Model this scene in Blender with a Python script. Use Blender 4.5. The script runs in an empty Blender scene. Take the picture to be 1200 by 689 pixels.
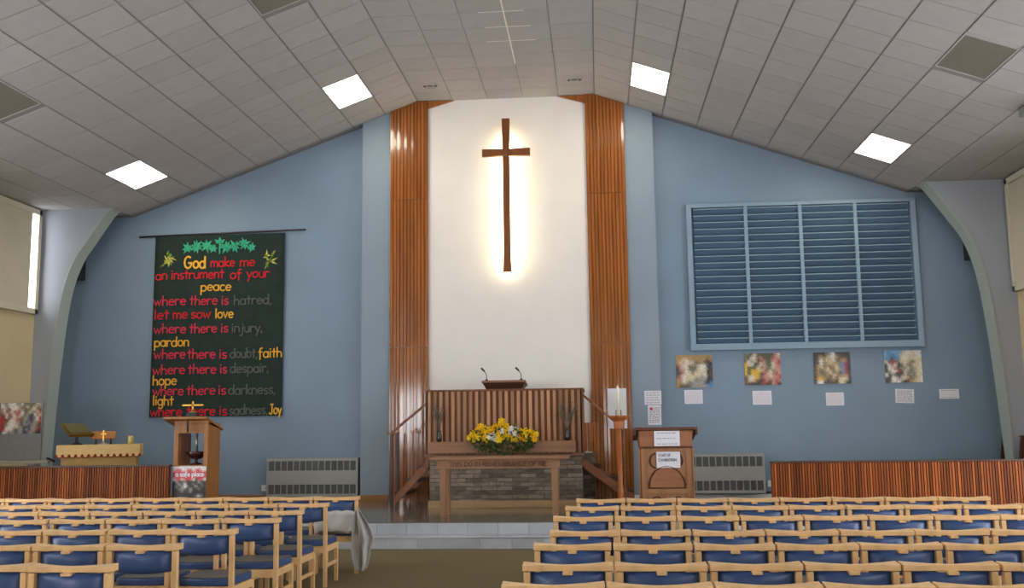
import bpy, bmesh, math, random
from mathutils import Vector, Matrix
random.seed(7)
PI = math.pi
scene = bpy.context.scene
C = scene.collection

# ------------------------------------------------------------------ camera
CAMX, EYE = 1.444, 1.52
def make_camera():
    cd = bpy.data.cameras.new('camera'); co = bpy.data.objects.new('camera', cd); C.objects.link(co)
    cd.sensor_fit = 'HORIZONTAL'; cd.sensor_width = 36.0; cd.lens = 36.0 * 1145.0 / 1200.0
    cd.clip_start = 0.05; cd.clip_end = 100
    p, y, r = math.radians(7.59), math.radians(4.92), math.radians(-0.734)
    f = Vector((-math.sin(y)*math.cos(p), math.cos(y)*math.cos(p), math.sin(p)))
    right = Vector((math.cos(y), math.sin(y), 0)); up = right.cross(f)
    r2 = math.cos(r)*right + math.sin(r)*up; u2 = -math.sin(r)*right + math.cos(r)*up
    m = Matrix(((r2.x, u2.x, -f.x, CAMX), (r2.y, u2.y, -f.y, 0), (r2.z, u2.z, -f.z, EYE), (0, 0, 0, 1)))
    co.matrix_world = m
    scene.camera = co
make_camera()

# ------------------------------------------------------------------ light levels, exposure
LAMP = 8.5         # ceiling panels that are lit
CROSS_GLOW = 12.0  # tube behind the cross
DAY_HIGH = 3.0     # clerestory panes; the unseen ones are added for light
LOW_FILL = 4.5      # unseen glazed doors, added to light the room
vs = scene.view_settings
vs.view_transform = 'Standard'; vs.look = 'None'; vs.gamma = 1.0; vs.use_curve_mapping = False
vs.exposure = 1.13
w = bpy.data.worlds.new('world'); scene.world = w; w.use_nodes = True
w.node_tree.nodes['Background'].inputs[0].default_value = (0.8, 0.9, 1.0, 1)
w.node_tree.nodes['Background'].inputs[1].default_value = 0.4

# ------------------------------------------------------------------ materials
def lin(c):
    return tuple((v/12.92 if v <= 0.04045 else ((v+0.055)/1.055)**2.4) for v in (x/255.0 for x in c))
def new_mat(name):
    m = bpy.data.materials.new(name); m.use_nodes = True
    nt = m.node_tree; b = nt.nodes['Principled BSDF']
    return m, nt, b
def mix_rgb(nt, typ, a, b, fac):
    n = nt.nodes.new('ShaderNodeMix'); n.data_type = 'RGBA'; n.blend_type = typ
    for sock, v in ((n.inputs[0], fac), (n.inputs[6], a), (n.inputs[7], b)):
        if hasattr(v, 'is_linked'): nt.links.new(v, sock)
        elif isinstance(v, (int, float)): sock.default_value = v
        else: sock.default_value = (*v, 1)
    return n.outputs[2]
def tint_out(nt):
    a = nt.nodes.new('ShaderNodeAttribute'); a.attribute_name = 'tint'
    return a.outputs['Fac']
def noise(nt, scale, detail=3, vec=None, stretch=None):
    tc = nt.nodes.new('ShaderNodeTexCoord'); mp = nt.nodes.new('ShaderNodeMapping')
    nt.links.new(tc.outputs['Object'], mp.inputs['Vector'])
    if stretch: mp.inputs['Scale'].default_value = stretch
    n = nt.nodes.new('ShaderNodeTexNoise'); n.inputs['Scale'].default_value = scale; n.inputs['Detail'].default_value = detail
    nt.links.new(mp.outputs[0], n.inputs['Vector'])
    return n.outputs['Fac']
def ramp(nt, src, stops):
    r = nt.nodes.new('ShaderNodeValToRGB'); nt.links.new(src, r.inputs[0])
    els = r.color_ramp.elements
    while len(els) < len(stops): els.new(0.5)
    for e, (p, c) in zip(els, stops): e.position = p; e.color = (*c, 1)
    return r.outputs[0]
def wood(name, rgb, rough=0.4, stretch=(1, 1, 0.06), scale=18, contrast=0.35, coat=0.0, spec=0.3, bump=0.0):
    m, nt, b = new_mat(name)
    c = lin(rgb); d = tuple(v*(1-contrast) for v in c); l = tuple(min(1, v*(1+contrast*0.6)) for v in c)
    f = noise(nt, scale, 4, stretch=stretch)
    col = ramp(nt, f, [(0.3, d), (0.5, c), (0.72, l)])
    col = mix_rgb(nt, 'MULTIPLY', col, tint_out(nt), 1.0)
    nt.links.new(col, b.inputs['Base Color'])
    b.inputs['Roughness'].default_value = rough; b.inputs['Coat Weight'].default_value = coat
    b.inputs['Coat Roughness'].default_value = 0.12
    b.inputs['Specular IOR Level'].default_value = spec
    return m
def paint(name, rgb, rough=0.6, var=0.05, scale=3.0, spec=0.4, metallic=0.0, stretch=None):
    m, nt, b = new_mat(name)
    c = lin(rgb); d = tuple(v*(1-var) for v in c); l = tuple(min(1, v*(1+var)) for v in c)
    col = ramp(nt, noise(nt, scale, 4, stretch=stretch), [(0.3, d), (0.7, l)])
    col = mix_rgb(nt, 'MULTIPLY', col, tint_out(nt), 1.0)
    nt.links.new(col, b.inputs['Base Color'])
    b.inputs['Roughness'].default_value = rough; b.inputs['Metallic'].default_value = metallic
    b.inputs['Specular IOR Level'].default_value = spec
    return m
def emit(name, rgb, strength):
    m, nt, b = new_mat(name)
    b.inputs['Base Color'].default_value = (*lin(rgb), 1)
    b.inputs['Emission Color'].default_value = (*lin(rgb), 1); b.inputs['Emission Strength'].default_value = strength
    return m
def picture_mat(name, rough=0.35):
    m, nt, b = new_mat(name)
    a = nt.nodes.new('ShaderNodeAttribute'); a.attribute_name = 'paint'
    f = noise(nt, 40, 5)
    col = mix_rgb(nt, 'MULTIPLY', a.outputs['Color'], ramp(nt, f, [(0.3, (0.6, 0.6, 0.6)), (0.7, (1.25, 1.25, 1.25))]), 0.7)
    nt.links.new(col, b.inputs['Base Color']); b.inputs['Roughness'].default_value = rough
    return m

M = {}
M['blue'] = paint('blue_wall_paint', (125, 146, 166), 0.55, 0.05, 1.2)
M['blue_pale'] = paint('pale_blue_wall_paint', (136, 152, 166), 0.55, 0.04, 1.2)
M['white'] = paint('white_wall_paint', (232, 228, 224), 0.6, 0.02, 2)
M['cream'] = paint('cream_wall_paint', (205, 188, 150), 0.7, 0.03, 2)
M['cream_trim'] = paint('cream_frame_paint', (206, 200, 178), 0.5, 0.02, 3)
M['rib'] = paint('pale_blue_rib_paint', (162, 168, 180), 0.6, 0.03, 1.5)
M['rib_edge'] = paint('grey_rib_edge_paint', (168, 176, 172), 0.5, 0.03, 2)
M['tile'] = paint('ceiling_tile', (178, 175, 175), 0.85, 0.03, 6, spec=0.2)
M['tbar'] = paint('ceiling_grid', (142, 138, 136), 0.6, 0.03, 6, spec=0.2)
M['tbar_white'] = paint('white_ceiling_strip', (236, 233, 222), 0.5, 0.02, 6)
M['carpet'] = paint('olive_carpet', (120, 107, 80), 0.95, 0.16, 60, spec=0.1)
M['lino'] = paint('dais_lino', (118, 112, 98), 0.12, 0.10, 2.5, spec=0.6)
M['riser'] = paint('grey_riser_tile', (186, 190, 196), 0.4, 0.08, 5)
M['panel_wood'] = wood('varnished_panel_wood', (158, 92, 36), 0.24, (1, 1, 0.04), 22, 0.35, spec=0.25)
for nd in M['panel_wood'].node_tree.nodes:
    if nd.type == 'BSDF_PRINCIPLED': nd.inputs['Coat Weight'].default_value = .85; nd.inputs['Coat Roughness'].default_value = .09
M['screen_wood'] = wood('reddish_slat_wood', (136, 72, 34), 0.45, (1, 1, 0.05), 20, 0.3, spec=0.15)
M['pulpit_wood'] = wood('pulpit_slat_wood', (176, 130, 94), 0.4, (1, 1, 0.05), 22, 0.25)
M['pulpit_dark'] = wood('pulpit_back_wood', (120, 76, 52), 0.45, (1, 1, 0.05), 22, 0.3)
M['beam_wood'] = wood('weathered_oak', (146, 108, 82), 0.45, (0.06, 1, 1), 24, 0.25)
M['oak_leg'] = wood('oak_leg_wood', (150, 112, 82), 0.4, (1, 1, 0.06), 24, 0.25)
M['desk_wood'] = wood('carved_desk_wood', (164, 118, 82), 0.4, (1, 1, 0.08), 16, 0.2)
M['desk_red'] = wood('carved_red_panel_wood', (156, 104, 74), 0.45, (0.1, 1, 1), 16, 0.2)
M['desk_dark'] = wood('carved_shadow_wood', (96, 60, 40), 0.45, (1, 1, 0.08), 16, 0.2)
M['cab_wood'] = wood('golden_cabinet_wood', (154, 102, 50), 0.35, (1, 1, 0.08), 16, 0.25)
M['stand_wood'] = wood('orange_stand_wood', (168, 98, 52), 0.3, (1, 1, 0.1), 16, 0.25)
M['stair_wood'] = wood('dark_stair_wood', (72, 46, 34), 0.35, (0.1, 1, 1), 16, 0.3)
M['string_wood'] = wood('brown_stringer_wood', (138, 90, 62), 0.4, (0.1, 1, 1), 16, 0.25)
M['base_wood'] = wood('skirting_wood', (158, 114, 70), 0.4, (0.06, 1, 1), 14, 0.25)
M['plinth_wood'] = wood('pale_plinth_wood', (186, 152, 112), 0.4, (0.06, 1, 1), 14, 0.2)
M['cross_wood'] = wood('cross_wood', (124, 74, 40), 0.5, (1, 1, 0.06), 20, 0.25)
M['beech'] = wood('beech_chair_wood', (230, 188, 134), 0.38, (0.4, 0.4, 0.12), 22, 0.16)
M['vinyl'] = paint('blue_vinyl', (52, 79, 128), 0.36, 0.10, 6, spec=0.55)
M['seat_grey'] = paint('worn_grey_seat_cover', (84, 82, 78), 0.5, 0.10, 10)
M['black'] = paint('black_paint', (28, 28, 30), 0.5, 0.05)
M['dark_metal'] = paint('dark_iron', (62, 54, 56), 0.35, 0.05, metallic=0.3)
M['brass'] = paint('brass', (176, 136, 62), 0.28, 0.06, metallic=0.9)
M['dull_brass'] = paint('dull_brass', (128, 104, 48), 0.32, 0.08, metallic=0.8)
M['silver'] = paint('silver', (190, 192, 198), 0.3, 0.05, metallic=0.8)
M['rad'] = paint('grey_radiator_metal', (156, 155, 152), 0.45, 0.03, metallic=0.1)
M['rad_dark'] = paint('dark_radiator_grille', (82, 84, 84), 0.5, 0.05)
M['louv'] = paint('blue_louvre_slat', (92, 118, 146), 0.5, 0.05, 3)  # darker than the frame: shade of the down-facing slats put into the colour
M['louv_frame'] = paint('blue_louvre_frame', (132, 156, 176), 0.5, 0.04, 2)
M['banner'] = paint('dark_green_felt', (47, 59, 55), 0.95, 0.10, 4, spec=0.1)
M['felt_gold'] = paint('gold_felt', (232, 176, 66), 0.9, 0.06, 30, spec=0.1)
M['felt_red'] = paint('red_felt', (206, 48, 58), 0.9, 0.08, 30, spec=0.1)
M['felt_pink'] = paint('rose_red_felt', (206, 62, 84), 0.9, 0.08, 30, spec=0.1)
M['felt_grey'] = paint('grey_felt', (98, 100, 96), 0.9, 0.10, 30, spec=0.1)
M['felt_green'] = paint('mint_green_felt', (74, 182, 142), 0.9, 0.08, 30, spec=0.1)
M['felt_yellow'] = paint('pale_yellow_felt', (216, 214, 112), 0.9, 0.10, 30, spec=0.1)
M['felt_leaf'] = paint('leaf_green_felt', (120, 160, 70), 0.9, 0.10, 30, spec=0.1)
M['paper'] = paint('white_paper', (226, 226, 234), 0.7, 0.02, 8)
M['ink'] = paint('grey_ink', (112, 112, 124), 0.8, 0.05)
M['ink_pink'] = paint('pink_ink', (212, 190, 202), 0.8, 0.05)
M['cloth'] = paint('white_cloth', (196, 192, 188), 0.9, 0.04, 8, spec=0.1)
M['altar_cloth'] = paint('cream_altar_cloth', (214, 182, 124), 0.85, 0.06, 10, spec=0.1)
M['altar_red'] = paint('red_braid', (140, 54, 44), 0.85, 0.06, 10, spec=0.1)
M['altar_low'] = paint('ochre_frontal', (186, 152, 96), 0.85, 0.06, 10, spec=0.1)
M['wax'] = paint('candle_wax', (228, 222, 204), 0.5, 0.02)
M['wax_yellow'] = paint('yellow_wax', (206, 184, 104), 0.5, 0.03)
M['wine'] = paint('dark_red_glass', (58, 24, 24), 0.15, 0.05, spec=0.7)
M['page'] = paint('book_page', (196, 168, 112), 0.6, 0.06, 12)
M['cover'] = paint('olive_book_cover', (92, 84, 36), 0.5, 0.1, 12)
M['tan'] = paint('tan_leather', (170, 112, 58), 0.5, 0.08, 12)
M['board'] = paint('grey_board_fabric', (132, 134, 134), 0.85, 0.05, 12, spec=0.1)
M['board_edge'] = paint('beige_tray', (176, 166, 146), 0.5, 0.04, 6)
M['petal_y'] = paint('yellow_petal', (246, 204, 20), 0.6, 0.12, 20)
M['petal_o'] = paint('orange_petal', (242, 184, 22), 0.6, 0.10, 20)
M['petal_w'] = paint('white_petal', (242, 238, 226), 0.6, 0.05, 20)
M['leaf'] = paint('dark_leaf', (48, 78, 34), 0.6, 0.3, 14)
M['twig'] = paint('dry_twig', (108, 100, 88), 0.8, 0.12, 14)
M['vase'] = paint('dark_vase', (34, 36, 34), 0.2, 0.1, 8, spec=0.6)
M['off_panel'] = paint('unlit_diffuser', (126, 121, 110), 0.5, 0.03, 8)
M['plastic_white'] = paint('white_plastic', (226, 226, 224), 0.4, 0.02, 8)
M['blind'] = paint('cream_blind_fabric', (200, 192, 172), 0.85, 0.03, 3, spec=0.1)
M['poster_red'] = paint('poster_red', (204, 58, 66), 0.6, 0.1, 14)
M['bracket'] = paint('grey_bracket', (128, 132, 134), 0.5, 0.04, 8)
M['lamp'] = emit('lit_diffuser', (255, 248, 230), LAMP)
M['tube'] = emit('warm_tube', (255, 236, 192), CROSS_GLOW)
M['day_high'] = emit('daylit_pane', (244, 248, 255), DAY_HIGH)
M['low_fill'] = emit('unseen_door_fill', (246, 249, 255), LOW_FILL)
M['day_sun'] = emit('sunlit_door_pane', (246, 249, 255), 8.5)
M['picture'] = picture_mat('printed_picture')
M['crowd'] = picture_mat('printed_photograph')

def brick_mat():
    m, nt, b = new_mat('stone_brick')
    tc = nt.nodes.new('ShaderNodeTexCoord'); mp = nt.nodes.new('ShaderNodeMapping')
    nt.links.new(tc.outputs['UV'], mp.inputs['Vector'])
    br = nt.nodes.new('ShaderNodeTexBrick'); nt.links.new(mp.outputs[0], br.inputs['Vector'])
    br.inputs['Scale'].default_value = 1.0; br.inputs['Brick Width'].default_value = 0.235; br.inputs['Row Height'].default_value = 0.062
    br.inputs['Mortar Size'].default_value = 0.006; br.inputs['Bias'].default_value = -0.1
    br.inputs['Color1'].default_value = (*lin((106, 94, 80)), 1); br.inputs['Color2'].default_value = (*lin((164, 150, 132)), 1)
    br.inputs['Mortar'].default_value = (*lin((100, 92, 82)), 1)
    col = mix_rgb(nt, 'MULTIPLY', br.outputs['Color'], ramp(nt, noise(nt, 9, 5, stretch=(1, 1, 3)), [(0.3, (0.55, 0.53, 0.52)), (0.7, (1.2, 1.2, 1.2))]), 0.8)
    nt.links.new(col, b.inputs['Base Color']); b.inputs['Roughness'].default_value = 0.75
    return m
M['brick'] = brick_mat()

# ------------------------------------------------------------------ mesh helpers
class MB:
    def __init__(self):
        self.bm = bmesh.new(); self.t = self.bm.faces.layers.float.new('tint')
        self.uv = self.bm.loops.layers.uv.new('uv')
    def face(self, vs, tint=1.0, mi=0, smooth=False):
        try: f = self.bm.faces.new(vs)
        except ValueError: return None
        f[self.t] = tint; f.material_index = mi; f.smooth = smooth
        return f
    def quad(self, pts, tint=1.0, mi=0):
        return self.face([self.bm.verts.new(p) for p in pts], tint, mi)
    def box(self, x0, x1, y0, y1, z0, z1, tint=1.0, mi=0, xf=None, bevel=0.0):
        ps = [Vector((x, y, z)) for z in (z0, z1) for y in (y0, y1) for x in (x0, x1)]
        if xf: ps = [xf @ p for p in ps]
        v = [self.bm.verts.new(p) for p in ps]
        fs = [self.face([v[i] for i in q], tint, mi) for q in ((0, 2, 3, 1), (4, 5, 7, 6), (0, 1, 5, 4), (2, 6, 7, 3), (0, 4, 6, 2), (1, 3, 7, 5))]
        if bevel:
            es = list({e for f in fs for e in f.edges})
            r = bmesh.ops.bevel(self.bm, geom=es, offset=bevel, segments=2, affect='EDGES', profile=0.6)
            for f in r['faces']: f[self.t] = tint; f.material_index = mi
        return self
    def hexa(self, bot, top, tint=1.0, mi=0):
        v = [self.bm.verts.new(p) for p in list(bot)+list(top)]; n = len(bot)
        self.face(v[:n][::-1], tint, mi); self.face(v[n:], tint, mi)
        for i in range(n):
            j = (i+1) % n; self.face([v[i], v[j], v[n+j], v[n+i]], tint, mi)
        return self
    def prism(self, pts, a, b, axis='y', tint=1.0, mi=0):
        def P(u, w_, d):
            return (u, d, w_) if axis == 'y' else ((u, w_, d) if axis == 'z' else (d, u, w_))
        return self.hexa([P(u, w_, a) for u, w_ in pts], [P(u, w_, b) for u, w_ in pts], tint, mi)
    def tube(self, pts, r, n=8, tint=1.0, mi=0, caps=True):
        pts = [Vector(p) for p in pts]; rings = []
        for i, p in enumerate(pts):
            d = (pts[min(i+1, len(pts)-1)] - pts[max(i-1, 0)])
            if d.length < 1e-9: d = Vector((0, 0, 1))
            d.normalize(); a = d.orthogonal() if i == 0 else prev - d*prev.dot(d)
            a.normalize(); prev = a.copy(); b = d.cross(a)
            rr = r[i] if isinstance(r, (list, tuple)) else r
            rings.append([self.bm.verts.new(p + rr*(math.cos(2*PI*k/n)*a + math.sin(2*PI*k/n)*b)) for k in range(n)])
        for A, B in zip(rings, rings[1:]):
            for k in range(n): self.face([A[k], A[(k+1) % n], B[(k+1) % n], B[k]], tint, mi, True)
        if caps:
            self.face(rings[0][::-1], tint, mi); self.face(rings[-1], tint, mi)
        return self
    def lathe(self, prof, n=20, c=(0, 0, 0), tint=1.0, mi=0, smooth=True):
        rings = []
        for r, z in prof:
            rings.append([self.bm.verts.new((c[0]+max(r, 1e-4)*math.cos(2*PI*k/n), c[1]+max(r, 1e-4)*math.sin(2*PI*k/n), c[2]+z)) for k in range(n)])
        for A, B in zip(rings, rings[1:]):
            for k in range(n): self.face([A[k], A[(k+1) % n], B[(k+1) % n], B[k]], tint, mi, smooth)
        self.face(rings[0][::-1], tint, mi); self.face(rings[-1], tint, mi)
        return self
    def ball(self, c, r, tint=1.0, mi=0, sx=1, sy=1, sz=1, n=8, m=6):
        prof = []
        rows = []
        for i in range(m+1):
            a = -PI/2 + PI*i/m
            rows.append([self.bm.verts.new((c[0]+sx*r*max(math.cos(a), 0.02)*math.cos(2*PI*k/n), c[1]+sy*r*max(math.cos(a), 0.02)*math.sin(2*PI*k/n), c[2]+sz*r*math.sin(a))) for k in range(n)])
        for A, B in zip(rows, rows[1:]):
            for k in range(n): self.face([A[k], A[(k+1) % n], B[(k+1) % n], B[k]], tint, mi, True)
        self.face(rows[0][::-1], tint, mi, True); self.face(rows[-1], tint, mi, True)
        return self
    def build(self, name, mat, parent=None, loc=None, bevel=0.0, uv=False):
        bmesh.ops.recalc_face_normals(self.bm, faces=self.bm.faces)
        if bevel:
            es = [e for e in self.bm.edges if len(e.link_faces) == 2 and e.calc_face_angle(0) > 0.5]
            bmesh.ops.bevel(self.bm, geom=es, offset=bevel, segments=2, affect='EDGES', profile=0.6, clamp_overlap=True)
            self.bm.normal_update()
        if uv:
            for f in self.bm.faces:
                n = f.normal
                for l in f.loops:
                    p = l.vert.co
                    l[self.uv].uv = (p.x, p.z) if abs(n.y) >= abs(n.x) and abs(n.y) > abs(n.z) else ((p.y, p.z) if abs(n.x) > abs(n.z) else (p.x, p.y))
        me = bpy.data.meshes.new(name); self.bm.to_mesh(me); self.bm.free()
        for m in (mat if isinstance(mat, (list, tuple)) else [mat]): me.materials.append(m)
        o = bpy.data.objects.new(name, me); C.objects.link(o)
        if parent: o.parent = parent
        if loc: o.location = loc
        return o
def tag(o, label, cat, group=None, kind=None):
    o['label'] = label; o['category'] = cat
    if group: o['group'] = group
    if kind: o['kind'] = kind
    return o
def thing(name, label, cat, loc=(0, 0, 0), rz=0.0, group=None):
    o = bpy.data.objects.new(name, None); o.empty_display_size = 0.1; C.objects.link(o)
    o.location = loc; o.rotation_euler = (0, 0, rz)
    return tag(o, label, cat, group)
def struct(name, mb, mat, parent=None, **k):
    o = mb.build(name, mat, parent, **k)
    o['kind'] = 'structure'
    return o
def copy_tree(o, parent=None):
    c = o.copy(); C.objects.link(c)
    if parent: c.parent = parent
    for ch in list(o.children): copy_tree(ch, c)
    return c

# ------------------------------------------------------------------ stroke lettering
def arc(cx, cy, rx, ry, a0, a1, n=12):
    return [(cx+rx*math.cos(math.radians(a0+(a1-a0)*i/n)), cy+ry*math.sin(math.radians(a0+(a1-a0)*i/n))) for i in range(n+1)]
CI = lambda cx: arc(cx, .5, .42, .5, 0, 360, 18)
G = {
 'a': (.95, [CI(.43), [(.85, 1), (.85, 0)]]), 'b': (.95, [[(.06, 1.7), (.06, 0)], CI(.48)]),
 'c': (.8, [arc(.45, .5, .42, .5, 50, 310)]), 'd': (.95, [CI(.43), [(.85, 1.7), (.85, 0)]]),
 'e': (.9, [[(.05, .52), (.84, .56)] + arc(.45, .5, .41, .5, 10, 315, 16)]),
 'f': (.7, [arc(.5, 1.35, .25, .3, 60, 180, 6) + [(.25, -.35)], [(0, .95), (.6, .95)]]),
 'g': (.95, [CI(.43), [(.85, 1), (.85, -.3)] + arc(.5, -.3, .35, .3, 0, -150, 8)]),
 'h': (.9, [[(.06, 1.7), (.06, 0)], arc(.43, .55, .37, .42, 180, 0, 10) + [(.8, 0)]]),
 'i': (.3, [[(.12, 1), (.12, 0)], [(.12, 1.36), (.13, 1.46)]]),
 'j': (.45, [[(.34, 1), (.34, -.3)] + arc(.08, -.3, .26, .28, 0, -130, 6), [(.34, 1.36), (.35, 1.46)]]),
 'k': (.8, [[(.06, 1.7), (.06, 0)], [(.7, 1), (.08, .45), (.75, 0)]]),
 'l': (.3, [[(.12, 1.7), (.12, 0)]]),
 'm': (1.35, [[(.06, 1), (.06, 0)], arc(.36, .6, .3, .38, 180, 0, 8) + [(.66, 0)], arc(.96, .6, .3, .38, 180, 0, 8) + [(1.26, 0)]]),
 'n': (.9, [[(.06, 1), (.06, 0)], arc(.43, .58, .37, .42, 180, 0, 10) + [(.8, 0)]]),
 'o': (.92, [CI(.45)]), 'p': (.95, [[(.06, 1), (.06, -.62)], CI(.48)]),
 'r': (.7, [[(.06, 1), (.06, 0)], arc(.42, .55, .36, .44, 180, 50, 8)]),
 's': (.72, [arc(.37, .74, .28, .25, 40, 250, 9) + arc(.35, .25, .3, .25, 80, -150, 9)]),
 't': (.68, [[(.32, 1.5), (.32, 0)], [(0, 1), (.64, 1)]]),
 'u': (.9, [[(.06, 1), (.06, .4)] + arc(.43, .42, .37, .42, 180, 360, 10), [(.8, 1), (.8, 0)]]),
 'v': (.8, [[(0, 1), (.38, 0), (.76, 1)]]), 'w': (1.2, [[(0, 1), (.3, 0), (.57, .8), (.84, 0), (1.14, 1)]]),
 'y': (.8, [[(0, 1), (.4, .05)], [(.78, 1), (.2, -.62)]]),
 ',': (.3, [[(.14, .08), (.05, -.22)]]), '.': (.2, [[(.06, 0), (.08, .06)]]),
 'G': (1.3, [arc(.6, .85, .58, .85, 55, 340, 18) + [(1.16, .75), (.7, .75)]]),
 'J': (.9, [[(.6, 1.7), (.6, .3)] + arc(.3, .3, .3, .32, 0, -170, 8), [(.25, 1.7), (.9, 1.7)]]),
 'A': (1.1, [[(0, 0), (.5, 1.7), (1, 0)], [(.2, .6), (.8, .6)]]), 'B': (1, [[(.05, 0), (.05, 1.7)], [(.05, 1.7)] + arc(.4, 1.3, .42, .4, 90, -90, 8) + [(.05, .9)], arc(.42, .45, .48, .45, 90, -90, 8) + [(.05, 0)]]),
 'C': (1.1, [arc(.55, .85, .52, .85, 50, 310)]), 'D': (1.15, [[(.05, 0), (.05, 1.7)] + arc(.35, .85, .7, .85, 90, -90, 12) + [(.05, 0)]]),
 'E': (.95, [[(.85, 1.7), (.05, 1.7), (.05, 0), (.85, 0)], [(.05, .9), (.7, .9)]]), 'F': (.9, [[(.85, 1.7), (.05, 1.7), (.05, 0)], [(.05, .9), (.7, .9)]]),
 'H': (1.1, [[(.05, 0), (.05, 1.7)], [(.95, 0), (.95, 1.7)], [(.05, .9), (.95, .9)]]), 'I': (.35, [[(.12, 0), (.12, 1.7)]]),
 'M': (1.35, [[(.05, 0), (.1, 1.7), (.63, .3), (1.16, 1.7), (1.2, 0)]]), 'N': (1.15, [[(.05, 0), (.05, 1.7), (1, 0), (1, 1.7)]]),
 'O': (1.25, [arc(.58, .85, .56, .85, 0, 360, 20)]), 'R': (1.05, [[(.05, 0), (.05, 1.7)] + arc(.4, 1.3, .45, .4, 90, -90, 8) + [(.05, .9)], [(.4, .9), (.92, 0)]]),
 'S': (1, [arc(.47, 1.26, .4, .43, 40, 250, 9) + arc(.46, .43, .42, .43, 80, -150, 9)]), 'T': (1.05, [[(0, 1.7), (1, 1.7)], [(.5, 1.7), (.5, 0)]]),
 'X': (1.05, [[(0, 0), (.95, 1.7)], [(0, 1.7), (.95, 0)]]),
}
def text_width(s):
    return sum(G[ch][0]+.14 if ch != ' ' else .6 for ch in s) - .14
def letter(mb, s, x0, x1, z, xh, wd, y, depth=0.004, mi=0, wob=0.0):
    """strokes of s between x0 and x1 on baseline z, facing -y, standing `depth` proud of the plane y"""
    sx = (x1-x0)/text_width(s); cur = 0.0; lev = 0
    for ch in s:
        if ch == ' ': cur += .6; continue
        a, strokes = G[ch]
        dz = random.uniform(-wob, wob)
        for st in strokes:
            P = [Vector((x0+(cur+u)*sx, 0, z+dz+v*xh)) for u, v in st]
            Q = [P[0]]
            for p in P[1:]:
                if (p-Q[-1]).length > 1e-4: Q.append(p)
            closed = len(Q) > 5 and (Q[0]-Q[-1]).length < wd*.5
            if closed: Q = Q[:-1]
            n = len(Q); L = []
            for i in range(n):
                p0 = Q[(i-1) % n] if (closed or i > 0) else None; p1 = Q[(i+1) % n] if (closed or i < n-1) else None
                ds = [v.normalized() for v in ((Q[i]-p0) if p0 is not None else None, (p1-Q[i]) if p1 is not None else None) if v is not None]
                d = sum(ds, Vector()); d = d.normalized() if d.length > 1e-3 else ds[0]
                k = wd/2/max(abs(d.dot(ds[0])), .55); nr = Vector((-d.z, 0, d.x))*k
                c = Q[i] - (d*wd*.3 if (not closed and i == 0) else Vector()) + (d*wd*.3 if (not closed and i == n-1) else Vector())
                L.append((c-nr, c+nr))
            yo = y; yi = y-depth-.0004*lev; lev += 1
            A = [(mb.bm.verts.new((l.x, yi, l.z)), mb.bm.verts.new((r.x, yi, r.z)), mb.bm.verts.new((r.x, yo, r.z)), mb.bm.verts.new((l.x, yo, l.z))) for l, r in L]
            for i in range(n if closed else n-1):
                j = (i+1) % n
                for e in range(4): mb.face([A[i][e], A[i][(e+1) % 4], A[j][(e+1) % 4], A[j][e]], 1.0, mi)
            if not closed: mb.face(A[0][::-1], 1.0, mi); mb.face(A[-1], 1.0, mi)
        cur += a+.14
    return mb

# ------------------------------------------------------------------ room shell
DZ = 0.29          # dais height
XS = 7.86          # side walls
ZF, ZE = 7.012, 5.19   # flat ceiling, eaves
CX, EX = 1.5, 6.56     # crease, slope foot
YB, YC = 16.15, 15.95  # back wall, centre bay face
Y0 = -5.0
def roof_z(x):
    x = abs(x)
    return ZF if x <= CX else (ZF-(x-CX)*(ZF-ZE)/(EX-CX) if x <= EX else ZE)

struct('floor', MB().box(-XS, XS, Y0, 12.26, -0.1, 0), M['carpet'])
mb = MB(); mb.box(-XS, XS, 12.58, YB+.1, -0.1, DZ)
struct('trim_1', mb, M['lino'])            # the dais
mb = MB(); mb.box(-XS, XS, 12.26, 12.58, -0.1, 0.128)
struct('trim_2', mb, M['riser'])           # its lower step
mb = MB()
def riser_tiles(y, z0, z1, off, depth):
    x = -XS + off
    while x < XS-.4:
        t = random.uniform(.84, 1.06)
        mb.box(x, x+.386, y-depth, y, z0, z1, t, bevel=0.003); x += .39
riser_tiles(12.262, 0.002, 0.137, 0.02, .012)
riser_tiles(12.582, 0.14, DZ-.004, 0.21, .012)
x = -XS+.02
while x < XS-.4:
    mb.box(x, x+.386, 12.25, 12.57, .128, .139, random.uniform(.9, 1.05)); x += .39
struct('trim_3', mb, M['riser'])
mb = MB(); mb.box(-XS, XS, 12.565, 12.60, DZ, DZ+.006)
struct('trim_4', mb, M['lino'])

def gable(x0, x1, z0):
    xs = [x0] + [c for c in (-EX, -CX, CX, EX) if x0 < c < x1] + [x1]
    return [(x0, z0), (x1, z0)] + [(x, roof_z(x)+.03) for x in reversed(xs)]
mb = MB(); mb.prism(gable(-XS, -2.46, DZ-.05), YB, YB+.1); mb.prism(gable(2.46, XS, DZ-.05), YB, YB+.1)
struct('wall_back', mb, M['blue'])
mb = MB(); mb.prism(gable(-2.46, -1.99, DZ-.05), YC, YB+.1); mb.prism(gable(1.99, 2.46, DZ-.05), YC, YB+.1)
struct('wall_centre', mb, M['blue_pale'])
mb = MB(); mb.prism(gable(-1.99, 1.99, DZ-.05), YC+.01, YB+.1)
struct('wall_white', mb, M['white'])
mb = MB(); mb.box(-XS-.15, -XS, Y0, YB+.1, -.1, ZE+.1)
struct('wall_left', mb, M['cream'])
mb = MB(); mb.box(XS, XS+.15, Y0, YB+.1, -.1, ZE+.1)
struct('wall_right', mb, M['cream'])
mb = MB(); mb.prism(gable(-XS, XS, -.1), Y0-.1, Y0)
struct('wall_rear', mb, M['cream'])
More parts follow.
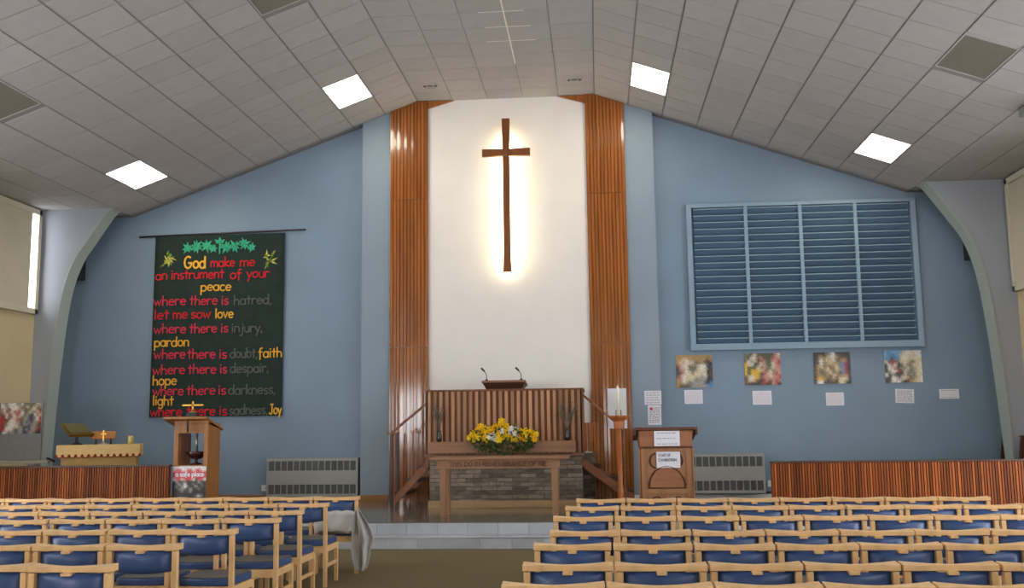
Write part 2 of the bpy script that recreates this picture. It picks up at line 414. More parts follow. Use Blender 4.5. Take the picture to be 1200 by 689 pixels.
# skirting boards on the dais
for nm, a, b, y in (('baseboard_left', -XS, -2.46, YB), ('baseboard_right', 2.46, XS, YB)):
    struct(nm, MB().box(a, b, y-.02, y, DZ, DZ+(.12 if a < 0 else .085), bevel=.004), M['base_wood'] if a < 0 else M['plastic_white'])
mb = MB(); mb.box(-2.46, -1.99, YC-.02, YC, DZ, DZ+.115, bevel=.004)
mb.box(-2.48, -2.46, YC-.02, YB, DZ, DZ+.115, bevel=.004)
struct('baseboard_centre', mb, M['base_wood'])
struct('baseboard_niche', MB().box(1.99, 2.46, YC-.02, YC, DZ, DZ+.09, bevel=.004), M['plastic_white'])

struct('trim_8', MB().tube([(2.47, YB-.05, DZ+.105), (XS, YB-.05, DZ+.105)], .016), M['dark_metal'])   # heating pipe
# ceiling: grid backing and real tiles with gaps
LIT = [(-1, 1, 13.97), (-1, 7, 13.97), (1, 1, 13.97), (1, 7, 13.97)]
OFF = [(-1, 1, 10.30), (-1, 7, 10.30), (1, 7, 10.30)]
ROW = 0.51
mb = MB()
sl = Vector((EX-CX, 0, ZE-ZF)); SL = sl.length; sl.normalize(); TW = SL/9
th = .08
mb.prism([(-CX, ZF+.008), (CX, ZF+.008), (CX, ZF+.1), (-CX, ZF+.1)], Y0, YB+.1)
for s in (-1, 1):
    mb.prism([(s*CX, ZF+.008), (s*EX, ZE+.008), (s*EX, ZE+.1), (s*CX, ZF+.1)], Y0, YB+.1)
    mb.prism([(s*EX, ZE+.008), (s*(XS+.15), ZE+.008), (s*(XS+.15), ZE+.1), (s*EX, ZE+.1)], Y0, YB+.1)
struct('ceiling', mb, M['tbar'])
tiles = MB()
rows = []
y = 13.97 - 37*ROW
while y < YB: rows.append(y); y += ROW
def blocked(s, k, y):
    for (a, b, yy) in LIT+OFF:
        if a == s and b == k and yy-.02 < y < yy+.95: return True
    return False
def tile(p0, p1, ya, yb, g, g2):
    """tile from p0 to p1 (xz) and ya..yb, 18 mm thick"""
    d = Vector((p1[0]-p0[0], p1[1]-p0[1])); L = d.length; d /= L
    n = Vector((-d.y, d.x));  n = n if n.y > 0 else -n
    a = Vector(p0)+d*g; b = Vector(p1)-d*g
    t = random.uniform(.955, 1.03)
    c0 = [a, b, b+n*.009, a+n*.009]
    tiles.prism([(v.x, v.y) for v in c0], ya+g2, yb-g2, tint=t)
for i, y in enumerate(rows):
    ye = min(y+ROW, YC if y+ROW > YB-.02 else y+ROW)
    ye = min(ye, YB)
    for k in range(5):
        tile((-CX+.6*k, ZF), (-CX+.6*(k+1), ZF), y, min(ye, YC), .006, .005)
    for s in (-1, 1):
        for k in range(9):
            if blocked(s, k, y): continue
            a = Vector((s*CX, ZF)) + Vector((s*sl.x, sl.z))*TW*k; b = a + Vector((s*sl.x, sl.z))*TW
            tile(a, b, y, ye, .012, .0065)
        for k in range(2):
            a = EX + k*.65
            tile((s*a, ZE), (s*(a+.65), ZE), y, ye, .007, .003)
struct('ceiling_tiles', tiles, M['tile'])
# bright strip joints in the middle of the flat ceiling
mb = MB(); mb.box(.294, .312, 3.0, 14.36, ZF-.006, ZF+.001)
for j in range(8):
    yy = 13.97-ROW*(1+j) ; mb.box(.30-.34+.04*(j % 2), .30+.38-.05*(j % 3), yy-.007, yy+.007, ZF-.003, ZF+.001)
struct('trim_5', mb, M['tbar_white'])
# concrete ribs
RP = [(6.56, 5.19), (6.66, 5.13), (6.83, 4.89), (7.0, 4.635), (7.165, 4.39), (7.29, 4.10), (7.385, 3.73), (7.455, 3.2), (7.53, 2.3), (7.60, 1.05), (7.645, DZ)]
def smooth_curve(P, n=5):
    out = []
    for i in range(len(P)-1):
        p0 = P[max(i-1, 0)]; p1 = P[i]; p2 = P[i+1]; p3 = P[min(i+2, len(P)-1)]
        for k in range(n):
            t = k/n
            out.append(tuple(.5*((2*p1[a])+(-p0[a]+p2[a])*t+(2*p0[a]-5*p1[a]+4*p2[a]-p3[a])*t*t+(-p0[a]+3*p1[a]-3*p2[a]+p3[a])*t**3) for a in (0, 1)))
    return out+[P[-1]]
RC = smooth_curve(RP)
for s, nm in ((-1, 'trim_6'), (1, 'trim_7')):
    mb = MB()
    mb.prism([(s*x, z) for x, z in RC] + [(s*XS, DZ), (s*XS, ZE)], 15.40, 15.66)
    o = struct(nm, mb, M['rib'])
    mb = MB()   # rounded grey lining of the inner edge
    for (xa, za), (xb, zb) in zip(RC, RC[1:]):
        mb.hexa([(s*xa, 15.385, za), (s*xb, 15.385, zb), (s*(xb+.03), 15.385, zb), (s*(xa+.03), 15.385, za)],
                [(s*(xa-.012), 15.67, za), (s*(xb-.012), 15.67, zb), (s*(xb+.03), 15.67, zb), (s*(xa+.03), 15.67, za)])
    bmesh.ops.remove_doubles(mb.bm, verts=mb.bm.verts, dist=1e-4)
    mb.build('rib_lining', M['rib_edge'], o)

# side windows: clerestory with blinds near the ribs, unseen lit windows and doors added further back
def rear_door(n, xa, xb, za, zb, pane):
    mb = MB(); f = .1; Y = (Y0, Y0+.09)
    mb.box(xa, xa+f, *Y, za, zb); mb.box(xb-f, xb, *Y, za, zb); mb.box(xa+f, xb-f, *Y, za, za+f); mb.box(xa+f, xb-f, *Y, zb-f, zb)
    for k in (1, 2, 3):
        c = xa+(xb-xa)*k/4; mb.box(c-.04, c+.04, *Y, za+f, zb-f)
    o = struct('unseen_door_%d' % n, mb, M['cream_trim'])
    MB().box(xa+f*.6, xb-f*.6, Y0+.002, Y0+.02, za+f*.6, zb-f*.6).build('pane', pane, o)
rear_door(5, -6.9, -4.3, .75, 2.95, M['day_sun']); rear_door(6, 3.4, 6.4, .05, 2.7, M['low_fill'])  # second is an added, unseen glow lighting the chair backs from behind
def window(n, s, ya, yb, za, zb, pane, mull=1, hor=0):
    mb = MB(); xi = s*XS; xo = s*(XS-.09); X = (min(xi, xo), max(xi, xo)); f = .09
    mb.box(*X, ya, ya+f, za, zb, bevel=.006); mb.box(*X, yb-f, yb, za, zb, bevel=.006)
    mb.box(*X, ya, yb, za, za+f, bevel=.006); mb.box(*X, ya, yb, zb-f, zb, bevel=.006)
    for k in range(1, mull+1):
        c = ya+(yb-ya)*k/(mull+1); mb.box(*X, c-.03, c+.03, za+f, zb-f)
    for k in range(1, hor+1):
        c = za+(zb-za)*k/(hor+1); mb.box(*X, ya+f, yb-f, c-.03, c+.03)
    o = struct('window_%d' % n if n < 100 else 'unseen_door_%d' % (n-100), mb, M['cream_trim'])
    xa, xb = s*(XS-.002), s*(XS-.02)
    MB().box(min(xa, xb), max(xa, xb), ya+f*.6, yb-f*.6, za+f*.6, zb-f*.6).build('pane', pane, o)
    return o
window(1, -1, 13.0, 15.35, 3.42, 5.17, M['day_high'], 0)
window(2, 1, 13.0, 15.35, 3.42, 5.17, M['day_high'], 0)
n = 3
for s in (-1, 1):
    for ya in (-3.6, .2, 4.0, 8.0):
        window(n, s, ya, ya+3.0, 3.42, 5.17, M['day_high'], 2); n += 1  # unseen windows, their bare glowing panes added to light the hall
n = 101
for s, lst in ((-1, (5.0, 8.2)), (1, (5.0, 9.5))):
    for ya in lst:
        window(n, s, ya, ya+(1.5 if (s < 0 and ya > 8) else 2.2), .05, 2.5, M['low_fill'], 1, 1); n += 1  # unseen glazed doors, added as low light from the sides
for s, side, lab in ((-1, 'left', 'cream roller blind pulled down over the high window on the left'),
                     (1, 'right', 'pale cream roller blind covering the high window on the right')):
    t = thing('roller_blind', lab, 'blind', (s*(XS-.06), 14.1, 5.08))
    yb = 15.10 if s < 0 else 15.26
    MB().box(-.006, .006, 13.1-14.1, yb-14.1, -1.57, 0).build('fabric', M['blind'], t)
    MB().tube([(0, 13.1-14.1, 0.005), (0, yb-14.1, 0.005)], .022).build('roller', M['cream_trim'], t)
    MB().box(-.011, .011, 13.1-14.1, yb-14.1, -1.59, -1.555).build('bottom_bar', M['cream_trim'], t)

# ------------------------------------------------------------------ ceiling lights
def on_slope(s, k0, k1, y0, y1, drop):
    d = Vector((s*sl.x, sl.z)); n = Vector((d.y, -d.x)); n = n if n.y < 0 else -n
    a = Vector((s*CX, ZF))+d*TW*k0+n*drop; b = Vector((s*CX, ZF))+d*TW*k1+n*drop
    return a, b, n
LAB = {(-1, 1, 13.97): 'lit square ceiling panel just left of the cross wall', (-1, 7, 13.97): 'lit ceiling panel lowest on the left slope above the dark banner',
       (1, 1, 13.97): 'lit square ceiling panel just right of the cross wall', (1, 7, 13.97): 'lit ceiling panel above the right end of the blue louvres',
       (-1, 7, 10.30): 'unlit grey ceiling panel cut by the left edge of the photo', (-1, 1, 10.30): 'unlit grey ceiling panel at the top edge left of centre',
       (1, 7, 10.30): 'unlit grey ceiling panel with white edge high on the right slope'}
for lst, on in ((LIT, True), (OFF, False)):
    for (s, k, y0) in lst:
        a, b, n = on_slope(s, k, k+1, y0, y0+1.02, 0.0)
        c = (a+b)/2; d = (b-a).normalized()
        t = thing('ceiling_light', LAB[(s, k, y0)], 'ceiling light', (c.x, y0+.51, c.y), 0, 'square ceiling light panels')
        def slab(mb, u0, u1, v0, v1, h0, h1):
            pts = []
            for h in (h0, h1):
                for (u, v) in ((u0, v0), (u1, v0), (u1, v1), (u0, v1)):
                    q = d*u + n*h; pts.append((q.x, v, q.y))
            mb.hexa(pts[:4], pts[4:])
        hw = TW/2-.004; hl = .505
        fr = MB()
        slab(fr, -hw, -hw+.018, -hl, hl, -.02, .004); slab(fr, hw-.018, hw, -hl, hl, -.02, .004)
        slab(fr, -hw, hw, -hl, -hl+.02, -.02, .004); slab(fr, -hw, hw, hl-(.02), hl, -.02, .004)
        fr.build('frame', M['plastic_white'] if on else M['tile'], t)
        df = MB(); slab(df, -hw+.016, hw-.016, -hl+.018, hl-.018, -.012, -.002)
        df.build('diffuser', M['lamp'] if on else M['off_panel'], t)
for x, lab in ((-1.16, 'small round downlight in flat ceiling left of centre'), (1.19, 'small round downlight in flat ceiling right of centre')):
    t = thing('downlight', lab, 'ceiling light', (x, 15.18, ZF), 0, 'round downlights in the flat ceiling')
    MB().lathe([(.055, -.004), (.115, -.012), (.12, 0), (.055, .004)], 24).build('ring', M['tile'], t)
    MB().lathe([(.055, -.006), (.05, .012)], 20).build('bulb', M['off_panel'], t)
    for sgn in (-1, 1):
        MB().box(sgn*.09-.02, sgn*.09+.02, -.03, .03, -.016, -.008, bevel=.003).build('spring_clip', M['dark_metal'], t)
tag(MB().box(-.16, .16, -.22, .22, -.1, 0, bevel=.01).build('ceiling_box', M['bracket'], loc=(6.72, 11.62, ZE-.001)),
    'grey box fixed to the ceiling edge at far right', 'fixture')

# ------------------------------------------------------------------ fluted wood panels and the cross
def fluted(name, x0, x1, label, corner):
    t = thing(name, label, 'wall panel', ((x0+x1)/2, YC, DZ), 0, 'tall fluted wood panels')
    cx = (x0+x1)/2; zs = [DZ, 2.805, 5.30, 6.99]
    for a, b in zip(zs, zs[1:]):
        mb = MB(); nf = 11; wdt = (x1-x0)/nf
        for k in range(nf):
            xa = x0+k*wdt-cx; tn = random.uniform(.82, 1.12)
            tl = random.uniform(-.0011, .0011)
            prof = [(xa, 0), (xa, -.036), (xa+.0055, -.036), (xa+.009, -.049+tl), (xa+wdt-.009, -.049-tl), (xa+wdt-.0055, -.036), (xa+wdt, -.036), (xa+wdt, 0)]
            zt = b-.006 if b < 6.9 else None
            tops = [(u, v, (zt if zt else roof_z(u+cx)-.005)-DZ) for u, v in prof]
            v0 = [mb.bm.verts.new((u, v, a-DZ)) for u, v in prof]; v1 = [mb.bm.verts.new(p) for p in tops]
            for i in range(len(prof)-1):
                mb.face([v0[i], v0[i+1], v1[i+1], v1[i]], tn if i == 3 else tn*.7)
            mb.face(v1, tn); mb.face(v0[::-1], tn)
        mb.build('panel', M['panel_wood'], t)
    mb = MB()
    mb.prism([(p[0]-cx, p[1]-DZ) for p in corner], -.03, 0)
    mb.build('corner_board', M['panel_wood'], t)
    return t
fluted('fluted_panel', -1.97, -1.325, 'tall varnished fluted wood panel left of the white wall', [(-1.33, 6.87), (-.87, 7.0), (-1.33, 7.0)])
fluted('fluted_panel', 1.345, 1.985, 'tall varnished fluted wood panel right of the white wall', [(1.35, 6.86), (1.35, 7.0), (.88, 7.0)])
t = thing('wall_cross', 'large plain wooden cross lit from behind on the white wall', 'cross', (.016, YC, 4.0))
mb = MB()
def flare(pts): mb.prism(pts, -.20, -.13)
flare([(-.068, 0), (.068, 0), (.055, .35), (.055, 1.95), (-.055, 1.95), (-.055, .35)])
mb.build('post', M['cross_wood'], t)
mb = MB(); flare([(-.055, 2.07), (.055, 2.07), (.066, 2.592), (-.066, 2.592)]); mb.build('post_head', M['cross_wood'], t)
mb = MB(); flare([(-.40, 1.95), (0, 1.956), (.40, 1.95), (.40, 2.075), (0, 2.068), (-.40, 2.075)]); mb.build('arm', M['cross_wood'], t)
MB().box(-.05, .05, -.125, -.06, .05, 2.30, bevel=.01).build('backlight', M['tube'], t)
MB().box(-.03, .03, -.06, -.012, .3, 2.1).build('bracket', M['plastic_white'], t)

# ------------------------------------------------------------------ louvre screen
lx0, lx1, lz0, lz1 = 2.972, 6.655, 2.668, 5.09
t = thing('louvre_screen', 'big blue painted louvre shutter screen high on right wall', 'louvre', ((lx0+lx1)/2, YB, lz0))
W2 = (lx1-lx0)/2; Hh = lz1-lz0
mb = MB(); fr = .085
mb.box(-W2, W2, -.10, 0, 0, fr+.02, bevel=.004); mb.box(-W2, W2, -.10, 0, Hh-.06, Hh, bevel=.004)
mb.box(-W2, -W2+fr, -.10, 0, fr+.02, Hh-.06, bevel=.004); mb.box(W2-fr, W2, -.10, 0, fr+.02, Hh-.06, bevel=.004)
mb.build('frame', M['louv_frame'], t)
bay = (2*W2-2*fr)/4
for k in range(1, 4):
    xx = -W2+fr+bay*k
    MB().box(xx-.028, xx+.028, -.11, 0, fr+.02, Hh-.06, bevel=.004).build('mullion', M['louv_frame'], t)
for k in range(4):
    mb = MB(); xa = -W2+fr+bay*k+.028; xb = xa+bay-.056; nsl = 20; z0 = fr+.02; zp = (Hh-.06-z0)/nsl
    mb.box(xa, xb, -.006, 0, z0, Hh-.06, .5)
    for i in range(nsl):
        za = z0+i*zp
        # each slat leans out towards its top
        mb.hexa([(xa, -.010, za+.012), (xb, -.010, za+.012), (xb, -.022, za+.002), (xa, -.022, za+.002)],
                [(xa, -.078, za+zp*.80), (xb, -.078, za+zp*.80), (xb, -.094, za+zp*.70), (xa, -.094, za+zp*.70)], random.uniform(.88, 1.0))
        zt = za+zp*.76; mb.box(xa, xb, -.104, -.086, zt-.008, zt+.007, .95, 1)  # lip in the lighter frame blue, painting in the light from above
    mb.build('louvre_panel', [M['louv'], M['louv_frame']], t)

# ------------------------------------------------------------------ banner
BX0, BX1, BZ0, BZ1, BY = -6.146, -3.845, 1.712, 4.832, YB-.04
bt = thing('felt_banner', 'dark green felt banner with a coloured prayer on the left wall', 'banner', (-5.0, BY, BZ1))
mb = MB(); nx, nz = 24, 20; grid = []
def byy(u, v): return -.006-.012*v*math.sin(u*9+1.5)*.5
for j in range(nz+1):
    grid.append([(BX0+5.0+(BX1-BX0)*i/nx, byy(i/nx, j/nz), -(BZ1-BZ0)*j/nz) for i in range(nx+1)])
va = [[mb.bm.verts.new(p) for p in r] for r in grid]; vb = [[mb.bm.verts.new((p[0], p[1]+.008, p[2])) for p in r] for r in grid]
for j in range(nz):
    for i in range(nx):
        mb.face([va[j][i], va[j][i+1], va[j+1][i+1], va[j+1][i]], 1, 0, True)
        mb.face([vb[j][i+1], vb[j][i], vb[j+1][i], vb[j+1][i+1]], 1, 0, True)
for j in range(nz):
    mb.face([va[j][0], va[j+1][0], vb[j+1][0], vb[j][0]]); mb.face([va[j+1][nx], va[j][nx], vb[j][nx], vb[j+1][nx]])
mb.build('felt', M['banner'], bt)
MB().tube([(-6.44+5, -.002, .0), (-3.48+5, -.002, .045)], .016).build('rod', M['dark_metal'], bt)
WORDS = [('God','G',-5.608,-5.233,4.256),('make','R',-5.141,-4.713,4.27),('me','R',-4.62,-4.358,4.267),('an','R',-6.111,-5.906,4.069),('instrument','R',-5.834,-4.899,4.073),('of','R',-4.789,-4.587,4.057),('your','R',-4.495,-4.098,4.065),('peace','G',-5.304,-4.768,3.855),
('where','P',-6.127,-5.56,3.622),('there','P',-5.489,-5.001,3.618),('is','P',-4.93,-4.805,3.61),('hatred,','E',-4.712,-4.05,3.605),('let','R',-6.113,-5.854,3.386),('me','R',-5.783,-5.525,3.39),('sow','R',-5.459,-5.115,3.388),('love','G',-5.033,-4.717,3.384),
('where','P',-6.11,-5.544,3.141),('there','P',-5.479,-4.999,3.138),('is','P',-4.928,-4.798,3.137),('injury,','E',-4.738,-4.197,3.133),('pardon','G',-6.096,-5.482,2.912),('where','P',-6.093,-5.541,2.705),('there','P',-5.503,-5.014,2.699),('is','P',-4.943,-4.813,2.694),('doubt,','E',-4.754,-4.274,2.696),('faith','G',-4.258,-3.855,2.692),
('where','P',-6.106,-5.538,2.441),('there','P',-5.484,-4.99,2.441),('is','P',-4.926,-4.801,2.442),('despair,','E',-4.747,-4.075,2.444),('hope','G',-6.099,-5.679,2.257),('where','P',-6.092,-5.553,2.084),('there','P',-5.494,-4.996,2.085),('is','P',-4.943,-4.808,2.082),('darkness,','E',-4.765,-3.95,2.079),('light','G',-6.086,-5.722,1.916),
('where','R',-6.123,-5.569,1.734),('there','R',-5.483,-4.987,1.736),('is','R',-4.917,-4.782,1.734),('sadness,','E',-4.745,-4.077,1.742),('Joy','G',-4.05,-3.848,1.743)]
for key, nm, mt in (('G', 'gold_word', 'felt_gold'), ('R', 'red_word', 'felt_red'), ('P', 'rose_word', 'felt_pink'), ('E', 'grey_word', 'felt_grey')):
    for wd_, k, a, b, z in WORDS:
        if k == key:
            mb = MB(); letter(mb, wd_, a+5, b+5, z-BZ1, .096 if wd_ != 'God' else .118, .021 if wd_ != 'God' else .032, -.016, .004, 0, .004)
            mb.build(nm, M[mt], bt)
def leaf(mb, x, z, ang, L, wd_, y=-.014, mi=0):
    d = Vector((math.cos(ang), math.sin(ang))); n = Vector((-d.y, d.x))
    pts = [Vector((x, z)), Vector((x, z))+d*L*.4+n*wd_, Vector((x, z))+d*L, Vector((x, z))+d*L*.4-n*wd_]
    mb.hexa([(p.x, y, p.y) for p in pts], [(p.x, y-.006, p.y) for p in pts], random.uniform(.85, 1.1), mi)
mb = MB()
for cx, cz, n_, r in ((-.56, -.22, 7, .11), (-.40, -.20, 9, .13), (-.22, -.19, 8, .13), (-.10, -.24, 6, .09), (.12, -.22, 8, .13), (.27, -.21, 8, .12), (.45, -.18, 8, .12), (.58, -.24, 6, .09)):
    a0 = random.uniform(0, 6)
    for k in range(n_): leaf(mb, cx, cz, a0+2*PI*k/n_+random.uniform(-.2, .2), r*random.uniform(.8, 1.1), .024)
for a in (40, 90, 140): leaf(mb, .01, -.16, math.radians(a), .12, .035)
mb.box(0, .022, -.02, -.014, -.34, -.14)
mb.build('leaf_garland', M['felt_green'], bt)
for cx, cz in ((-.89, -.40), (.885, -.44)):
    mb = MB()
    for k in range(15): leaf(mb, cx+random.uniform(-.05, .05), cz+random.uniform(-.06, .06), 2*PI*k/15, .13*random.uniform(.7, 1.2), .016, mi=k % 3 == 0 and 1 or 0)
    mb.build('flower_motif', [M['felt_yellow'], M['felt_leaf']], bt)

# ------------------------------------------------------------------ pictures and papers on the right wall
def picture_mesh(name, w_, h_, rows_, pal, y, mat, parent=None, loc=None, sub=6, thick=.012, jit=.28):
    nr, nc = len(rows_), len(rows_[0]); me = bpy.data.meshes.new(name); NX, NZ = nc*sub, nr*sub
    V = []; Cc = []; rnd = random.Random(hash(name) % 1000 + nr*7+int(w_*1000))
    rnd = random.Random(int(w_*1e4)+nr*31+ord(rows_[0][0])*7+ord(rows_[-1][-1]))
    for j in range(NZ+1):
        for i in range(NX+1):
            V.append((-w_/2+w_*i/NX, 0, h_-h_*j/NZ))
            u = min(max((i/sub)-.5+rnd.gauss(0, jit), 0), nc-1.001); v = min(max((j/sub)-.5+rnd.gauss(0, jit), 0), nr-1.001)
            iu, iv = int(u), int(v); fu = u-iu; fv = v-iv; k = rnd.uniform(.88, 1.12)
            fu = fu*fu*(3-2*fu); fv = fv*fv*(3-2*fv)
            q = [lin(pal[rows_[y_][x_]]) for y_, x_ in ((iv, iu), (iv, iu+1), (iv+1, iu), (iv+1, iu+1))]
            c = [q[0][n_]*(1-fu)*(1-fv)+q[1][n_]*fu*(1-fv)+q[2][n_]*(1-fu)*fv+q[3][n_]*fu*fv for n_ in range(3)]
            Cc.append((c[0]*k, c[1]*k, c[2]*k, 1))
    F = [(j*(NX+1)+i, (j+1)*(NX+1)+i, (j+1)*(NX+1)+i+1, j*(NX+1)+i+1) for j in range(NZ) for i in range(NX)]
    b = len(V)
    for p in ((-w_/2, thick, h_), (w_/2, thick, h_), (w_/2, thick, 0), (-w_/2, thick, 0)): V.append(p); Cc.append((.6, .6, .6, 1))
    c0, c1, c2, c3 = 0, NX, NZ*(NX+1)+NX, NZ*(NX+1)
    F += [(b, b+1, b+2, b+3)[::1], (c0, c1, b+1, b), (c1, c2, b+2, b+1), (c2, c3, b+3, b+2), (c3, c0, b, b+3)]
    me.from_pydata(V, [], F)
    at = me.color_attributes.new('paint', 'FLOAT_COLOR', 'POINT')
    for i, c in enumerate(Cc): at.data[i].color = c
    me.materials.append(mat); me.update()
    o = bpy.data.objects.new(name, me); C.objects.link(o)
    if parent: o.parent = parent
    o.location = loc or (0, y, 0)
    return o
PAL = {'k': (34, 30, 30), 'b': (96, 70, 48), 't': (176, 142, 92), 'y': (222, 176, 40), 'c': (216, 202, 168), 'w': (230, 226, 220), 'g': (116, 112, 92), 'G': (62, 84, 50),
       'r': (168, 58, 54), 'p': (196, 140, 128), 'B': (86, 142, 186), 'n': (58, 62, 92), 's': (120, 170, 216), 'd': (70, 58, 44), 'e': (156, 152, 142)}
P1 = ['tttttttttttt', 'ttccttttttdt', 'tcpwccggtdkk', 'bpwcbggcwwkn', 'nppwgggcwckd', 'nbpwcgcccckd', 'bpwcccccewkb', 'ppwcccgeeekk', 'ttcegeeeenkB', 'tbbbgeeeeeBB']
P2 = ['ggkcbbGGGGpc', 'gkwcbpbbGrpp', 'bwgcbbpGGppr', 'ycwkbcpgGcpr', 'ybGkcbpgGcpp', 'yGyyycpbcgpp', 'yGyyykrpcprp', 'bcwyybppcppr', 'bcctbkrpkprp', 'bbkdkbrkbprk']
P3 = ['kkkkgewdkkkk', 'kdtbtcwtbkdk', 'kbwtctwgbttk', 'kbwgtcttgBrk', 'dtcgtdtcgBrk', 'dtgtctdctBrk', 'btdgtcgtdBrd', 'dttgtbctgtpd', 'kyytbgtdcccd', 'kwwkdbbdcckk']
P4 = ['sBsssscwwcww', 'sBBBscwwccww', 'BBkBBcwccccc', 'ckrrkcccggcc', 'kwrwkkcggccw', 'kwwrkegcgecc', 'kewwrkcegecw', 'wkekkkcgegcc', 'dkwwkwctbecw', 'kdwcwbkbtccw']
PICS = [(2.728, 2.073, .584, .53, P1, 'pale painting of robed figures and a white cloth, leftmost under the louvres'),
        (3.825, 2.097, .573, .513, P2, 'colourful painting with yellow and pink figures, second from left under louvres'),
        (4.923, 2.10, .575, .505, P3, 'dark brown crowded painting, third from left under the louvres'),
        (6.034, 2.10, .577, .512, P4, 'painting with blue sky over pale rocks, rightmost under the louvres')]
for i, (x0, z0, w_, h_, rows_, lab) in enumerate(PICS):
    o = picture_mesh('painting', w_, h_, rows_, PAL, 0, M['picture'], None, (x0+w_/2, YB-.014, z0))
    tag(o, lab, 'picture', 'paintings below the louvres')
def paper(x0, z0, x1, z1, y, label, cat='paper', lines=0, mat='ink_pink', text=None, group=None, rot=0.0, name='paper_note', thick=.003):
    t = thing(name, label, cat, ((x0+x1)/2, y, z0), 0, group); t.rotation_euler = (0, rot, 0)
    hw = (x1-x0)/2; h = z1-z0
    MB().box(-hw, hw, -thick, 0, 0, h).build('sheet', M['paper'], t)
    mb = MB(); any_ = False
    for k in range(lines):
        z = h*.86-k*h*.72/max(lines-1, 1)
        x = -hw*.8
        while x < hw*.7:
            L = random.uniform(.02, .06)*(hw/.14); mb.box(x, min(x+L, hw*.82), -thick-.001, -thick, z-h*.018, z+h*.018); x += L+.012; any_ = True
    for (s, a, b, z, xh, wd_) in (text or []):
        letter(MB(), s, a, b, z, xh, wd_, -thick, .001).build('writing', M[mat], t)
    if any_: mb.build('writing', M[mat], t)
    else: mb.bm.free()
    return t
yw = YB-.001
paper(2.846, 1.81, 3.138, 2.035, yw, 'white caption sheet under the leftmost painting', lines=7, group='caption sheets under the paintings')
paper(3.935, 1.781, 4.235, 2.004, yw, 'white caption sheet under the yellow and pink painting', lines=7, group='caption sheets under the paintings')
paper(5.09, 1.751, 5.372, 1.959, yw, 'white caption sheet under the dark brown painting', lines=7, group='caption sheets under the paintings')
paper(6.169, 1.776, 6.458, 1.997, yw, 'white caption sheet under the blue sky painting, tilted', lines=7, mat='ink', group='caption sheets under the paintings', rot=.04)
paper(6.853, 1.833, 7.156, 1.986, yw, 'small white sign with two dark lines, far right of wall', lines=2, mat='ink', name='wall_sign')
paper(2.191, 1.803, 2.46, 2.026, YC-.001, 'white notice with dark scribbled lines above the wooden lectern', lines=5, mat='ink', name='wall_notice')
tt = paper(2.239, 1.48, 2.45, 1.793, YC-.001, 'white notice with small red mark, just above the wooden lectern', lines=8, mat='ink', name='wall_notice')
MB().box(-.07, -.03, -.005, -.003, .235, .28, bevel=.001).build('red_mark', M['poster_red'], tt)

# wall speakers
for x, z, lab in ((7.51, 4.04, 'black loudspeaker on the wall half hidden by the right rib'), (-7.53, 4.09, 'black loudspeaker on the wall half hidden by the left rib')):
    t = thing('wall_speaker', lab, 'loudspeaker', (x, YB, z))
    MB().box(-.135, .135, -.26, -.03, 0, .46, bevel=.012).build('cabinet', M['black'], t)
    MB().box(-.12, .12, -.268, -.258, .015, .445, bevel=.004).build('grille', M['rad_dark'] if False else M['black'], t)
    MB().box(-.04, .04, -.03, 0, .16, .3).build('bracket', M['dark_metal'], t)

# radiators
def radiator(x0, x1, z0, z1, lab):
    t = thing('radiator', lab, 'radiator', ((x0+x1)/2, YB-.03, z0), 0, 'grey wall convector heaters')
    hw = (x1-x0)/2; h = z1-z0; d = -.17
    rows_z = ((.045, .195), (h-.20, h-.045))
    mb = MB()
    mb.box(-hw, hw, d+.02, 0, 0, h, .8)
    mb.box(-hw, hw, d, d+.02, 0, rows_z[0][0]); mb.box(-hw, hw, d, d+.02, rows_z[0][1], rows_z[1][0]); mb.box(-hw, hw, d, d+.02, rows_z[1][1], h)
    n_ = 14; m_ = .03; pw = (2*hw-2*m_)/n_
    for a, b in rows_z:
        mb.box(-hw, -hw+m_, d, d+.02, a, b); mb.box(hw-m_, hw, d, d+.02, a, b)
        for k in range(1, n_): mb.box(-hw+m_+k*pw-.008, -hw+m_+k*pw+.008, d, d+.02, a, b)
    mb.build('casing', M['rad'], t)
    for a, b in rows_z:
        mb = MB()
        for k in range(n_):
            xa = -hw+m_+k*pw+.012
            mb.box(xa, xa+pw-.024, d+.008, d+.02, a, b, random.uniform(.85, 1.1))
        mb.build('grille', M['rad_dark'], t)
    return t
radiator(-4.03, -2.50, .385, 1.008, 'grey convector radiator on the left wall beside the fluted panel')
radiator(2.52, 4.045, .395, 1.013, 'grey convector radiator partly behind the wooden lectern')
def socket(x, z, lab):
    t = thing('wall_socket', lab, 'socket', (x, YB, z), 0, 'white wall sockets beside radiators')
    MB().box(-.055, .055, -.03, 0, -.05, .05, bevel=.006).build('plate', M['plastic_white'], t)
    MB().box(.03, .075, -.06, -.03, -.028, .028, bevel=.006).build('plug', M['bracket'], t)
socket(-4.12, .52, 'small white wall socket left of the left radiator'); socket(4.16, .53, 'small white wall socket right of the right radiator')

